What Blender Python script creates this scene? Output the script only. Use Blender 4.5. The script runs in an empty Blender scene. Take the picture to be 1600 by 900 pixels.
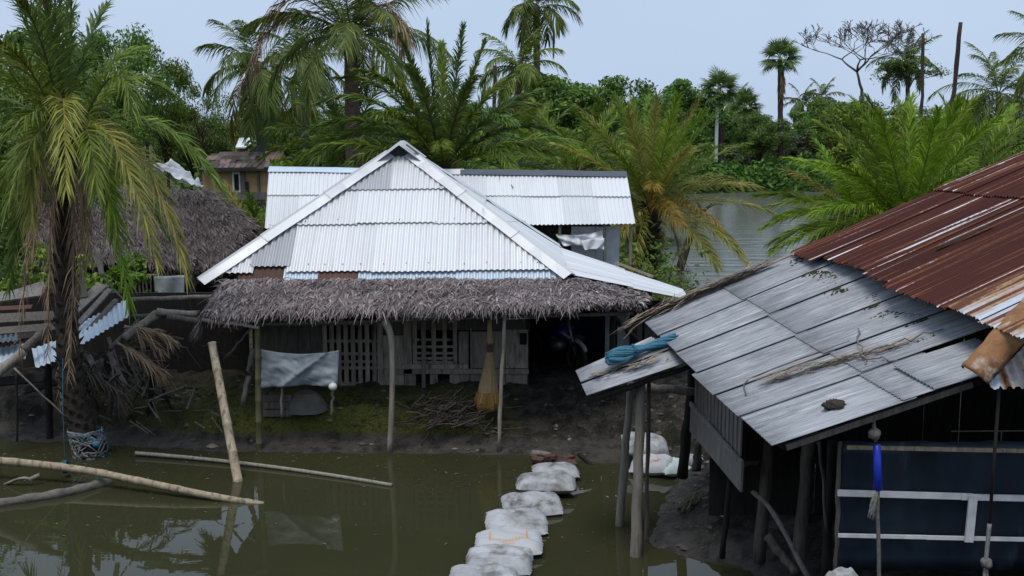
import bpy, math, random
import numpy as np
from mathutils import Vector, Matrix
R = math.radians
rnd = random.Random(7)
nprng = np.random.default_rng(7)
scn = bpy.context.scene
COL = scn.collection

# ------------------------------------------------------------------ camera
F = 1700.0                       # focal length in photo pixels (1600 px wide)
PITCH = math.atan(240.0 / F)
CAMZ = 5.0
cam_d = bpy.data.cameras.new('camera')
cam_d.sensor_width = 36.0
cam_d.lens = 36.0 * F / 1600.0
cam_d.clip_start = 0.1
cam_d.clip_end = 3000
cam = bpy.data.objects.new('camera', cam_d)
COL.objects.link(cam)
cam.location = (0, 0, CAMZ)
cam.rotation_euler = (R(90) - PITCH, 0, 0)
scn.camera = cam

# ------------------------------------------------------------------ sky, sun, exposure
SUN_EL, SUN_AZ = R(70), R(205)   # azimuth clockwise from +Y: behind and left of the camera
world = bpy.data.worlds.new('World')
scn.world = world
world.use_nodes = True
wn, wl = world.node_tree.nodes, world.node_tree.links
wn.clear()
w_out = wn.new('ShaderNodeOutputWorld')
w_bg = wn.new('ShaderNodeBackground')
w_sky = wn.new('ShaderNodeTexSky')
w_sky.sky_type = 'NISHITA'
w_sky.sun_disc = False
w_sky.sun_elevation = SUN_EL
w_sky.sun_rotation = SUN_AZ
w_sky.air_density = 1.0
w_sky.dust_density = 4.0
w_sky.ozone_density = 1.5
w_bg.inputs['Strength'].default_value = 0.08
# thin, even cloud veil over the clear sky: mixed as a plain pale colour with faint, wide variation
w_mix = wn.new('ShaderNodeMix'); w_mix.data_type = 'RGBA'
w_tc = wn.new('ShaderNodeTexCoord')
w_map = wn.new('ShaderNodeMapping'); w_map.inputs['Scale'].default_value = (1.0, 1.0, 2.5)
w_noise = wn.new('ShaderNodeTexNoise'); w_noise.inputs['Scale'].default_value = 1.6; w_noise.inputs['Detail'].default_value = 3
w_ramp = wn.new('ShaderNodeMapRange')
w_ramp.inputs['From Min'].default_value = 0.3; w_ramp.inputs['From Max'].default_value = 0.7
w_ramp.inputs['To Min'].default_value = 0.84; w_ramp.inputs['To Max'].default_value = 0.94
wl.new(w_tc.outputs['Generated'], w_map.inputs['Vector'])
wl.new(w_map.outputs['Vector'], w_noise.inputs['Vector'])
wl.new(w_noise.outputs['Fac'], w_ramp.inputs['Value'])
wl.new(w_ramp.outputs['Result'], w_mix.inputs['Factor'])
wl.new(w_sky.outputs['Color'], w_mix.inputs['A'])
w_n2 = wn.new('ShaderNodeTexNoise'); w_n2.inputs['Scale'].default_value = 2.3; w_n2.inputs['Detail'].default_value = 5; wl.new(w_map.outputs['Vector'], w_n2.inputs['Vector'])
w_veil = wn.new('ShaderNodeMix'); w_veil.data_type = 'RGBA'; wl.new(w_n2.outputs['Fac'], w_veil.inputs['Factor'])
w_veil.inputs['A'].default_value = (4.7, 6.0, 8.1, 1); w_veil.inputs['B'].default_value = (5.75, 6.95, 8.75, 1)
wl.new(w_veil.outputs['Result'], w_mix.inputs['B'])
wl.new(w_mix.outputs['Result'], w_bg.inputs['Color'])
wl.new(w_bg.outputs['Background'], w_out.inputs['Surface'])

sun_d = bpy.data.lights.new('sun', 'SUN')
sun_d.energy = 1.5
sun_d.angle = R(25)
sun_d.color = (1.0, 0.95, 0.87)
sun = bpy.data.objects.new('sun', sun_d)
COL.objects.link(sun)
sun.location = (0, -20, 60)
sd = Vector((math.sin(SUN_AZ) * math.cos(SUN_EL), math.cos(SUN_AZ) * math.cos(SUN_EL), math.sin(SUN_EL)))
sun.rotation_euler = sd.to_track_quat('Z', 'Y').to_euler()

vs = scn.view_settings
vs.view_transform = 'Standard'; vs.look = 'None'; vs.exposure = 0.40; vs.gamma = 1.0
vs.use_curve_mapping = False
scn.display_settings.display_device = 'sRGB'
scn.cycles.use_denoising = True
scn.cycles.max_bounces = 6
scn.cycles.transparent_max_bounces = 8
scn.cycles.caustics_reflective = False
scn.cycles.caustics_refractive = False

# ------------------------------------------------------------------ pixel -> place
CP, SP = math.cos(PITCH), math.sin(PITCH)
def ray(px, py):
    u = (px - 800) / F; v = (450 - py) / F
    return Vector((u, CP + v * SP, -SP + v * CP))
def at(px, py, Y):               # the point on the vertical plane y = Y
    r = ray(px, py); k = Y / r.y
    return Vector((r.x * k, Y, CAMZ + r.z * k))
def on(px, py, z=0.0):           # the point on the level z
    r = ray(px, py); k = (z - CAMZ) / r.z
    return Vector((r.x * k, r.y * k, z))

# ------------------------------------------------------------------ materials
MATS = {}
def nodes_of(m):
    m.use_nodes = True
    nt = m.node_tree; nt.nodes.clear()
    return nt, nt.nodes, nt.links
def mk(name, c1, c2, scale=6, rough=0.8, stretch=(1, 1, 1), bump=0.3, bscale=None, coord='Object', c3=None, spec=0.3,
       objvar=0.15, detail=6, metallic=0.0, lo=0.35, hi=0.65, bdist=0.02, transl=0.0, c3pos=0.58, c3w=0.08, c3scale=2.0):
    """two-colour noise material with per-object brightness variation, fine bump and an optional third colour in patches"""
    m = bpy.data.materials.new(name); nt, N, L = nodes_of(m)
    out = N.new('ShaderNodeOutputMaterial'); b = N.new('ShaderNodeBsdfPrincipled')
    tc = N.new('ShaderNodeTexCoord'); mp = N.new('ShaderNodeMapping')
    mp.inputs['Scale'].default_value = stretch
    if coord == 'Position':
        g = N.new('ShaderNodeNewGeometry'); L.new(g.outputs['Position'], mp.inputs['Vector'])
    else:
        L.new(tc.outputs[coord], mp.inputs['Vector'])
    oi = N.new('ShaderNodeObjectInfo')
    n1 = N.new('ShaderNodeTexNoise'); n1.noise_dimensions = '4D'
    n1.inputs['Scale'].default_value = scale; n1.inputs['Detail'].default_value = detail; n1.inputs['Roughness'].default_value = 0.62
    mw = N.new('ShaderNodeMath'); mw.operation = 'MULTIPLY'; mw.inputs[1].default_value = 37.0 if objvar else 0.0
    L.new(oi.outputs['Random'], mw.inputs[0]); L.new(mw.outputs[0], n1.inputs['W'])
    L.new(mp.outputs['Vector'], n1.inputs['Vector'])
    rp = N.new('ShaderNodeMapRange'); rp.inputs['From Min'].default_value = lo; rp.inputs['From Max'].default_value = hi
    L.new(n1.outputs['Fac'], rp.inputs['Value'])
    mx = N.new('ShaderNodeMix'); mx.data_type = 'RGBA'
    mx.inputs['A'].default_value = (*c1, 1); mx.inputs['B'].default_value = (*c2, 1)
    L.new(rp.outputs['Result'], mx.inputs['Factor'])
    col = mx.outputs['Result']
    if c3:
        n3 = N.new('ShaderNodeTexNoise'); n3.noise_dimensions = '4D'
        n3.inputs['Scale'].default_value = c3scale; n3.inputs['Detail'].default_value = 7; n3.inputs['Roughness'].default_value = 0.65
        L.new(mp.outputs['Vector'], n3.inputs['Vector']); L.new(mw.outputs[0], n3.inputs['W'])
        r3 = N.new('ShaderNodeMapRange'); r3.inputs['From Min'].default_value = c3pos; r3.inputs['From Max'].default_value = c3pos + c3w
        L.new(n3.outputs['Fac'], r3.inputs['Value'])
        m3 = N.new('ShaderNodeMix'); m3.data_type = 'RGBA'; m3.inputs['B'].default_value = (*c3, 1)
        L.new(r3.outputs['Result'], m3.inputs['Factor']); L.new(col, m3.inputs['A']); col = m3.outputs['Result']
    if objvar:
        mr = N.new('ShaderNodeMapRange'); mr.inputs['To Min'].default_value = 1 - objvar; mr.inputs['To Max'].default_value = 1 + objvar
        L.new(oi.outputs['Random'], mr.inputs['Value'])
        hs = N.new('ShaderNodeHueSaturation'); L.new(mr.outputs['Result'], hs.inputs['Value']); L.new(col, hs.inputs['Color'])
        col = hs.outputs['Color']
    L.new(col, b.inputs['Base Color'])
    b.inputs['Roughness'].default_value = rough; b.inputs['Metallic'].default_value = metallic
    b.inputs['Specular IOR Level'].default_value = spec
    if bump:
        n2 = N.new('ShaderNodeTexNoise'); n2.inputs['Scale'].default_value = bscale or scale * 3; n2.inputs['Detail'].default_value = 6
        L.new(mp.outputs['Vector'], n2.inputs['Vector'])
        bp = N.new('ShaderNodeBump'); bp.inputs['Strength'].default_value = bump; bp.inputs['Distance'].default_value = bdist
        L.new(n2.outputs['Fac'], bp.inputs['Height']); L.new(bp.outputs['Normal'], b.inputs['Normal'])
    surf = b.outputs['BSDF']
    if transl:
        t = N.new('ShaderNodeBsdfTranslucent'); L.new(col, t.inputs['Color'])
        ms = N.new('ShaderNodeMixShader'); ms.inputs[0].default_value = transl
        L.new(surf, ms.inputs[1]); L.new(t.outputs[0], ms.inputs[2]); surf = ms.outputs[0]
    L.new(surf, out.inputs['Surface'])
    MATS[name] = m
    return m

def mk_leaf(name, dark, mid, light, stem, transl=0.3, objvar=0.12, hue=0.012):
    """leaf material: the 'var' attribute of each leaf picks its colour; above 0.9 it is the stalk colour"""
    m = bpy.data.materials.new(name); nt, N, L = nodes_of(m)
    out = N.new('ShaderNodeOutputMaterial'); b = N.new('ShaderNodeBsdfPrincipled')
    a = N.new('ShaderNodeAttribute'); a.attribute_name = 'var'
    rp = N.new('ShaderNodeValToRGB'); e = rp.color_ramp.elements
    e[0].position = 0.0; e[0].color = (*dark, 1); e[1].position = 0.45; e[1].color = (*mid, 1)
    x = e.new(0.85); x.color = (*light, 1); x = e.new(0.9); x.color = (*stem, 1)
    L.new(a.outputs['Fac'], rp.inputs['Fac'])
    oi = N.new('ShaderNodeObjectInfo')
    mr = N.new('ShaderNodeMapRange'); mr.inputs['To Min'].default_value = 1 - objvar; mr.inputs['To Max'].default_value = 1 + objvar
    mh = N.new('ShaderNodeMapRange'); mh.inputs['To Min'].default_value = 0.5 - hue; mh.inputs['To Max'].default_value = 0.5 + hue
    L.new(oi.outputs['Random'], mr.inputs['Value']); L.new(oi.outputs['Random'], mh.inputs['Value'])
    hs = N.new('ShaderNodeHueSaturation')
    L.new(mr.outputs['Result'], hs.inputs['Value']); L.new(mh.outputs['Result'], hs.inputs['Hue']); L.new(rp.outputs['Color'], hs.inputs['Color'])
    L.new(hs.outputs['Color'], b.inputs['Base Color'])
    b.inputs['Roughness'].default_value = 0.55; b.inputs['Specular IOR Level'].default_value = 0.3
    t = N.new('ShaderNodeBsdfTranslucent'); L.new(hs.outputs['Color'], t.inputs['Color'])
    ms = N.new('ShaderNodeMixShader'); ms.inputs[0].default_value = transl
    L.new(b.outputs['BSDF'], ms.inputs[1]); L.new(t.outputs[0], ms.inputs[2]); L.new(ms.outputs[0], out.inputs['Surface'])
    MATS[name] = m
    return m

def mk_tin(name, base, dirt, wear=None, wearpos=0.6, wearw=0.06, rough=0.45, metallic=0.25, objvar=0.07, ustretch=9.0, vstretch=0.5, dirtamt=0.5, wear2=None, bump=0.15, wu=.55, wv_=.45, stainamt=0.0):
    """sheet metal in UV metres: dirt streaks and worn strips run down the slope (v)"""
    m = bpy.data.materials.new(name); nt, N, L = nodes_of(m)
    out = N.new('ShaderNodeOutputMaterial'); b = N.new('ShaderNodeBsdfPrincipled')
    uv = N.new('ShaderNodeUVMap'); oi = N.new('ShaderNodeObjectInfo')
    mw = N.new('ShaderNodeMath'); mw.operation = 'MULTIPLY'; mw.inputs[1].default_value = 53.0
    L.new(oi.outputs['Random'], mw.inputs[0])
    mp = N.new('ShaderNodeMapping'); mp.inputs['Scale'].default_value = (ustretch, vstretch, 1)
    L.new(uv.outputs['UV'], mp.inputs['Vector'])
    def noise(scale, src, detail=6):
        n = N.new('ShaderNodeTexNoise'); n.noise_dimensions = '4D'; n.inputs['Scale'].default_value = scale
        n.inputs['Detail'].default_value = detail; n.inputs['Roughness'].default_value = 0.62
        L.new(src, n.inputs['Vector']); L.new(mw.outputs[0], n.inputs['W']); return n.outputs['Fac']
    def rng(src, a0, a1, b0=0.0, b1=1.0):
        r = N.new('ShaderNodeMapRange'); r.inputs['From Min'].default_value = a0; r.inputs['From Max'].default_value = a1
        r.inputs['To Min'].default_value = b0; r.inputs['To Max'].default_value = b1; L.new(src, r.inputs['Value']); return r.outputs['Result']
    def mixc(fac, A, B):
        x = N.new('ShaderNodeMix'); x.data_type = 'RGBA'; L.new(fac, x.inputs['Factor'])
        for k, v in (('A', A), ('B', B)):
            if isinstance(v, tuple): x.inputs[k].default_value = (*v, 1)
            else: L.new(v, x.inputs[k])
        return x.outputs['Result']
    streak = noise(1.0, mp.outputs['Vector'])
    patch = noise(2.2, uv.outputs['UV'])
    fine = noise(24.0, uv.outputs['UV'])
    col = mixc(rng(streak, 0.40, 0.75, 0, dirtamt), base, dirt)
    col = mixc(rng(patch, 0.5, 0.75, 0, dirtamt * 0.7), col, dirt)
    col = mixc(rng(fine, 0.62, 0.75, 0, dirtamt * 0.8), col, tuple(c * 0.5 for c in dirt))
    stain = noise(1.3, mp.outputs['Vector'], 4)
    if stainamt: col = mixc(rng(stain, .58, .74, 0, stainamt), col, (.42, .30, .20))
    rgh = None
    if wear:
        mp2 = N.new('ShaderNodeMapping'); mp2.inputs['Scale'].default_value = (ustretch * wu, vstretch * wv_, 1)
        L.new(uv.outputs['UV'], mp2.inputs['Vector'])
        wv = noise(1.0, mp2.outputs['Vector'], 3)
        add = N.new('ShaderNodeMath'); add.operation = 'MULTIPLY_ADD'; add.inputs[1].default_value = 0.10
        L.new(fine, add.inputs[0]); L.new(wv, add.inputs[2])
        f = rng(add.outputs[0], wearpos, wearpos + wearw)
        if wear2:
            col = mixc(rng(add.outputs[0], wearpos - 0.09, wearpos), col, wear2)
        col = mixc(f, col, wear)
        rgh = rng(f, 0, 1, 0.85, rough)
    mr = rng(oi.outputs['Random'], 0, 1, 1 - objvar, 1 + objvar)
    hs = N.new('ShaderNodeHueSaturation'); L.new(mr, hs.inputs['Value']); L.new(col, hs.inputs['Color'])
    L.new(hs.outputs['Color'], b.inputs['Base Color'])
    if rgh: L.new(rgh, b.inputs['Roughness'])
    else: b.inputs['Roughness'].default_value = rough
    b.inputs['Metallic'].default_value = metallic
    b.inputs['Specular IOR Level'].default_value = .5 if metallic else .15
    bp = N.new('ShaderNodeBump'); bp.inputs['Strength'].default_value = bump; bp.inputs['Distance'].default_value = 0.01
    L.new(patch if bump < 0.3 else streak, bp.inputs['Height']); L.new(bp.outputs['Normal'], b.inputs['Normal'])
    L.new(b.outputs['BSDF'], out.inputs['Surface'])
    MATS[name] = m
    return m

mk_tin('tin_white', (.72, .725, .735), (.56, .565, .57), objvar=.05, dirtamt=.5, stainamt=.30)
mk_tin('tin_cap', (.54, .555, .58), (.42, .43, .44), objvar=.05, dirtamt=.6, stainamt=.3)
mk_tin('tin_bright', (.77, .778, .785), (.64, .65, .66), objvar=.04, dirtamt=.45, stainamt=.2)
mk_tin('tin_grey', (.44, .45, .47), (.31, .32, .34), objvar=.08)
mk_tin('tin_blue', (.55, .64, .73), (.35, .43, .52), objvar=.05)
mk_tin('tin_slate', (.10, .12, .15), (.05, .06, .08), objvar=.1, rough=.6)
mk_tin('tin_navy', (.02, .035, .13), (.01, .015, .05), objvar=.1, rough=.5)
mk_tin('tin_brown', (.13, .075, .06), (.07, .04, .035), objvar=.15, rough=.85, metallic=0)
mk_tin('rust_red', (.062, .019, .015), (.028, .010, .009), wear=(.60, .60, .62), wearpos=.66, wearw=.012, wear2=(.19, .075, .035), metallic=0.0, objvar=.15, ustretch=13, vstretch=.55, bump=.4, wu=1.1, wv_=.5)
mk_tin('rust_pale', (.55, .60, .68), (.42, .46, .52), wear=(.12, .045, .025), wearpos=.585, wearw=.03, wear2=(.34, .2, .1), metallic=0.0, ustretch=8, vstretch=.7)
mk_tin('grey_board', (.36, .375, .395), (.125, .13, .14), wear=(.47, .485, .50), wearpos=.62, wearw=.10, rough=.9, metallic=0.0, objvar=.10, ustretch=64, vstretch=3.2, dirtamt=.95, bump=.5)
mk('rust_orange', (.36, .19, .085), (.19, .085, .04), scale=6, c3=(.50, .42, .34), c3scale=5.0, c3pos=.53, c3w=.12, rough=.9, bump=.6)
mk('thatch_base', (.075, .062, .055), (.035, .028, .025), scale=18, rough=1, bump=.8, stretch=(1, .3, 1))
mk('old_wood', (.15, .13, .11), (.065, .055, .047), scale=5, stretch=(6, 6, .6), bump=.5, bscale=9)
mk('grey_wood', (.235, .215, .195), (.12, .108, .098), scale=5, stretch=(6, 6, .7), bump=.4, bscale=9)
mk('dark_shade_wood', (.030, .025, .021), (.012, .010, .009), scale=5, stretch=(6, 6, .6), bump=.4)  # dark timber colour, deepened to stand in for deep shade on walls
mk('panel_wood', (.34, .295, .245), (.18, .152, .125), scale=4, stretch=(4, 4, .8), bump=.35, objvar=.22, c3=(.07, .06, .05), c3pos=.57)
mk('bamboo_new', (.42, .335, .225), (.25, .20, .145), scale=5, stretch=(4, 4, 1.2), bump=.3, rough=.7, c3=(.15, .135, .10), c3pos=.54, c3w=.06, c3scale=3.5)
mk('bamboo_old', (.30, .27, .225), (.17, .15, .125), scale=5, stretch=(5, 5, .7), bump=.25, rough=.75, c3=(.10, .09, .075), c3pos=.6)
mk('bamboo_green', (.13, .125, .06), (.08, .075, .04), scale=4, stretch=(5, 5, .7), bump=.2, rough=.65)
mk('white_paint_wood', (.72, .72, .72), (.55, .54, .52), scale=8, bump=.2, objvar=.05, c3=(.25, .22, .19), c3pos=.64, c3w=.05)
mk('bark', (.075, .058, .045), (.030, .024, .020), scale=9, bump=.9, rough=.95, c3=(.11, .115, .075), c3pos=.6, c3scale=5)
mk('bark_brown', (.17, .12, .088), (.085, .060, .045), scale=9, bump=.8, rough=.95)
mk('bark_pale', (.17, .15, .13), (.09, .08, .07), scale=7, bump=.7, rough=.95)
mk('sack_white', (.44, .455, .475), (.23, .23, .235), scale=3.2, bump=.9, bscale=9, rough=.6, c3=(.15, .14, .125), c3pos=.50, c3w=.14, c3scale=3.6, objvar=.06, lo=.4, hi=.72)
mk('sack_grey', (.44, .45, .47), (.22, .22, .22), scale=4, bump=.5, bscale=14, rough=.7, c3=(.10, .095, .085), c3pos=.52, c3w=.12, c3scale=4, objvar=.06)
mk('sack_green', (.52, .62, .58), (.36, .44, .42), scale=4, bump=.5, bscale=14, rough=.6)
mk('plastic_grey', (.33, .365, .385), (.19, .215, .235), scale=2.6, bump=.5, bscale=5, rough=.45, objvar=0, c3=(.16, .20, .24), c3pos=.6, transl=.15)
mk('plastic_white', (.70, .72, .74), (.5, .52, .54), scale=3, bump=.6, bscale=6, rough=.4, transl=.1)
mk('tarp_navy', (.012, .023, .036), (.006, .011, .018), stretch=(2.2, 1, .6), scale=1.6, bump=.35, bscale=3, rough=.42, objvar=0, c3=(.050, .075, .095), c3pos=.58, c3w=.2, c3scale=1.5, spec=.35)
mk('blue_net', (.09, .27, .38), (.05, .16, .24), scale=25, bump=.8, rough=.85, stretch=(1, 4, 4))
mk('blue_rope', (.03, .15, .21), (.02, .09, .14), scale=30, bump=.6, rough=.8)
mk('blue_plastic', (.02, .05, .48), (.015, .035, .36), scale=4, bump=.1, rough=.35)
mk('net_tan', (.44, .34, .20), (.30, .22, .12), scale=30, bump=.5, rough=.9, stretch=(6, 6, .5), transl=.3)
mk('net_ochre', (.26, .15, .04), (.14, .08, .025), scale=30, bump=.6, rough=.95)
mk('net_pale', (.36, .38, .38), (.14, .14, .135), scale=14, bump=.8, rough=.9)
mk('rope_grey', (.24, .23, .21), (.12, .115, .10), scale=40, bump=.5, rough=.9)
mk('clay', (.15, .14, .13), (.09, .083, .075), scale=4, bump=.4, rough=.95)
mk('dung', (.075, .065, .055), (.04, .035, .03), scale=14, bump=.8, rough=1)
mk('moss_mould', (.075, .070, .030), (.035, .032, .018), scale=14, bump=.8, rough=1)
mk('brick_red', (.12, .065, .05), (.07, .042, .034), scale=8, bump=.5, rough=.95)
mk('tan_plaster', (.42, .28, .15), (.33, .21, .11), scale=2.5, bump=.2, rough=.9, objvar=.05, c3=(.22, .14, .08), c3pos=.62)
mk('tile_dark', (.10, .08, .07), (.05, .042, .04), scale=6, bump=.6, rough=.95)
mk('thatch_red', (.25, .17, .155), (.15, .10, .095), scale=12, bump=.8, rough=1)
mk('float_white', (.75, .75, .73), (.6, .6, .58), scale=6, bump=.1, rough=.5)
mk('rubber', (.02, .02, .02), (.012, .012, .012), scale=6, bump=.1, rough=.7)
mk('bike_blue_dim', (.008, .015, .16), (.006, .010, .11), scale=3, bump=0, rough=.25, spec=.5)  # blue darkened to stand in for the shade inside the bay
mk('bike_white_dim', (.42, .43, .46), (.35, .36, .38), scale=3, bump=0, rough=.25, spec=.5)  # white dulled to grey, the bay's shade put into its colour
mk('steel', (.3, .3, .3), (.18, .18, .18), scale=9, bump=.1, rough=.4, metallic=.7)
mk('green_cloth', (.10, .26, .05), (.06, .18, .03), scale=6, bump=.3, rough=.9)
mk('dry_leaf', (.36, .29, .22), (.20, .16, .12), scale=10, bump=.4, rough=.9)
mk('stick', (.10, .08, .066), (.045, .036, .03), scale=8, bump=.4, rough=.95, objvar=.35)
mk('concrete_white', (.62, .62, .6), (.5, .5, .48), scale=5, bump=.2)
mk('dark_hollow', (.012, .011, .010), (.008, .007, .007), scale=5, bump=0, rough=1)

mk_leaf('thatch', (0.0745, 0.0582, 0.0569), (0.1924, 0.157, 0.1543), (0.4099, 0.3489, 0.35), (0.4, 0.36, 0.34), transl=.05, objvar=.05, hue=.004)
mk_leaf('thatch_dark', (0.0328, 0.0247, 0.0221), (0.0861, 0.0659, 0.059), (0.1804, 0.146, 0.1352), (0.26, 0.23, 0.22), transl=.05, objvar=.05, hue=.004)
mk_leaf('date_green', (0.0649, 0.1093, 0.014), (0.1477, 0.2205, 0.0257), (0.3397, 0.3885, 0.0526), (0.17, 0.18, 0.06))
mk_leaf('date_deep', (0.0479, 0.09, 0.0174), (0.1096, 0.1755, 0.0322), (0.257, 0.3037, 0.0619), (0.1, 0.12, 0.05))
mk_leaf('date_bright', (0.0906, 0.1694, 0.0121), (0.194, 0.3089, 0.0203), (0.414, 0.4782, 0.0405), (0.2, 0.21, 0.06))
mk_leaf('date_yellow', (0.1294, 0.1449, 0.0281), (0.2875, 0.276, 0.0546), (0.4887, 0.4278, 0.1248), (0.36, 0.26, 0.07))
mk_leaf('date_orange', (.12, .10, .02), (.29, .20, .03), (.44, .30, .06), (.36, .22, .06))
mk_leaf('frond_dead', (0.1438, 0.095, 0.0522), (0.3019, 0.202, 0.117), (0.5175, 0.3683, 0.225), (0.26, 0.2, 0.15), transl=.1)
mk_leaf('stick_frond', (.035, .028, .022), (.075, .060, .048), (.14, .12, .10), (.12, .10, .08), transl=0)
mk_leaf('coco_green', (0.0491, 0.0864, 0.0174), (0.1229, 0.1728, 0.0347), (0.3071, 0.324, 0.0681), (0.13, 0.14, 0.05))
mk_leaf('fan_green', (0.0689, 0.1225, 0.0343), (0.1529, 0.2274, 0.0686), (0.3632, 0.3937, 0.1287), (0.12, 0.12, 0.06))
mk_leaf('leaf_mid', (0.0422, 0.0894, 0.0156), (0.1087, 0.19, 0.0312), (0.2568, 0.3466, 0.0625), (0.07, 0.06, 0.045), objvar=.2, hue=.02)
mk_leaf('leaf_dark', (0.0514, 0.1025, 0.0216), (0.1218, 0.2053, 0.0413), (0.281, 0.3766, 0.0827), (0.06, 0.05, 0.04), objvar=.2, hue=.02)
mk_leaf('leaf_light', (0.0665, 0.1271, 0.0158), (0.144, 0.236, 0.0293), (0.3099, 0.3903, 0.0619), (0.07, 0.06, 0.045), objvar=.2, hue=.02)
mk_leaf('leaf_olive', (.045, .060, .028), (.095, .110, .055), (.16, .175, .095), (.08, .07, .05), objvar=.15, hue=.015)
mk_leaf('leaf_litter', (.05, .040, .032), (.11, .09, .07), (.22, .19, .15), (.3, .27, .22), transl=0)

# mud: dark silt, moss in patches on the bank (by place), drier and paler on top
def mat_ground():
    m = bpy.data.materials.new('mud'); nt, N, L = nodes_of(m)
    out = N.new('ShaderNodeOutputMaterial'); b = N.new('ShaderNodeBsdfPrincipled')
    g = N.new('ShaderNodeNewGeometry')
    def noise(s, d=8, r=.65):
        n = N.new('ShaderNodeTexNoise'); n.inputs['Scale'].default_value = s; n.inputs['Detail'].default_value = d; n.inputs['Roughness'].default_value = r
        L.new(g.outputs['Position'], n.inputs['Vector']); return n.outputs['Fac']
    def rng(src, a0, a1, b0=0., b1=1.):
        r = N.new('ShaderNodeMapRange'); r.inputs['From Min'].default_value = a0; r.inputs['From Max'].default_value = a1
        r.inputs['To Min'].default_value = b0; r.inputs['To Max'].default_value = b1; L.new(src, r.inputs['Value']); return r.outputs['Result']
    def mixc(fac, A, B):
        x = N.new('ShaderNodeMix'); x.data_type = 'RGBA'
        if isinstance(fac, float): x.inputs['Factor'].default_value = fac
        else: L.new(fac, x.inputs['Factor'])
        for k, v in (('A', A), ('B', B)):
            if isinstance(v, tuple): x.inputs[k].default_value = (*v, 1)
            else: L.new(v, x.inputs[k])
        return x.outputs['Result']
    def mul(a, c):
        x = N.new('ShaderNodeMath'); x.operation = 'MULTIPLY'; L.new(a, x.inputs[0]); L.new(c, x.inputs[1]); return x.outputs[0]
    sep = N.new('ShaderNodeSeparateXYZ'); L.new(g.outputs['Position'], sep.inputs[0])
    n_big, n_mid, n_fine = noise(.9), noise(5), noise(26)
    col = mixc(rng(n_mid, .42, .60), (.024, .020, .016), (.092, .080, .067))
    col = mixc(rng(n_fine, .45, .68, 0, .75), col, (.012, .010, .008))
    col = mixc(rng(noise(2.1), .56, .70, 0, .5), col, (.12, .108, .094))
    col = mixc(mul(rng(sep.outputs['Z'], .26, .06, 0, .75), rng(n_mid, .30, .55)), col, (.125, .114, .098))
    # moss grows on the front bank between x -6 and 0 and in spots elsewhere
    band = mul(rng(sep.outputs['Z'], .13, .24), rng(sep.outputs['Z'], .82, .62))
    reach = mul(rng(sep.outputs['X'], -8.0, -4.6), rng(sep.outputs['X'], .3, -1.0))
    att = mul(band, reach)
    moss = mul(att, mul(rng(n_mid, .30, .46), rng(noise(13), .30, .50)))
    col = mixc(moss, col, mixc(rng(n_fine, .35, .65), (.080, .090, .012), (.165, .168, .028)))
    spot = mul(rng(n_big, .56, .68), rng(sep.outputs['Z'], .06, .25))
    col = mixc(mul(spot, rng(n_fine, .4, .6)), col, (.035, .050, .014))
    # grass-green plain beyond the houses
    far = rng(sep.outputs['Y'], 26, 36)
    col = mixc(far, col, mixc(rng(n_mid, .35, .65), (.045, .062, .022), (.085, .10, .038)))
    L.new(col, b.inputs['Base Color'])
    wet = rng(sep.outputs['Z'], .02, .22, .35, .92)
    L.new(wet, b.inputs['Roughness']); b.inputs['Specular IOR Level'].default_value = .3
    bp = N.new('ShaderNodeBump'); bp.inputs['Strength'].default_value = 1.0; bp.inputs['Distance'].default_value = .10
    ad = N.new('ShaderNodeMath'); ad.operation = 'ADD'; L.new(n_mid, ad.inputs[0]); L.new(n_fine, ad.inputs[1])
    L.new(ad.outputs[0], bp.inputs['Height']); L.new(bp.outputs['Normal'], b.inputs['Normal'])
    L.new(b.outputs['BSDF'], out.inputs['Surface'])
    return m
MATS['mud'] = mat_ground()

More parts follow.
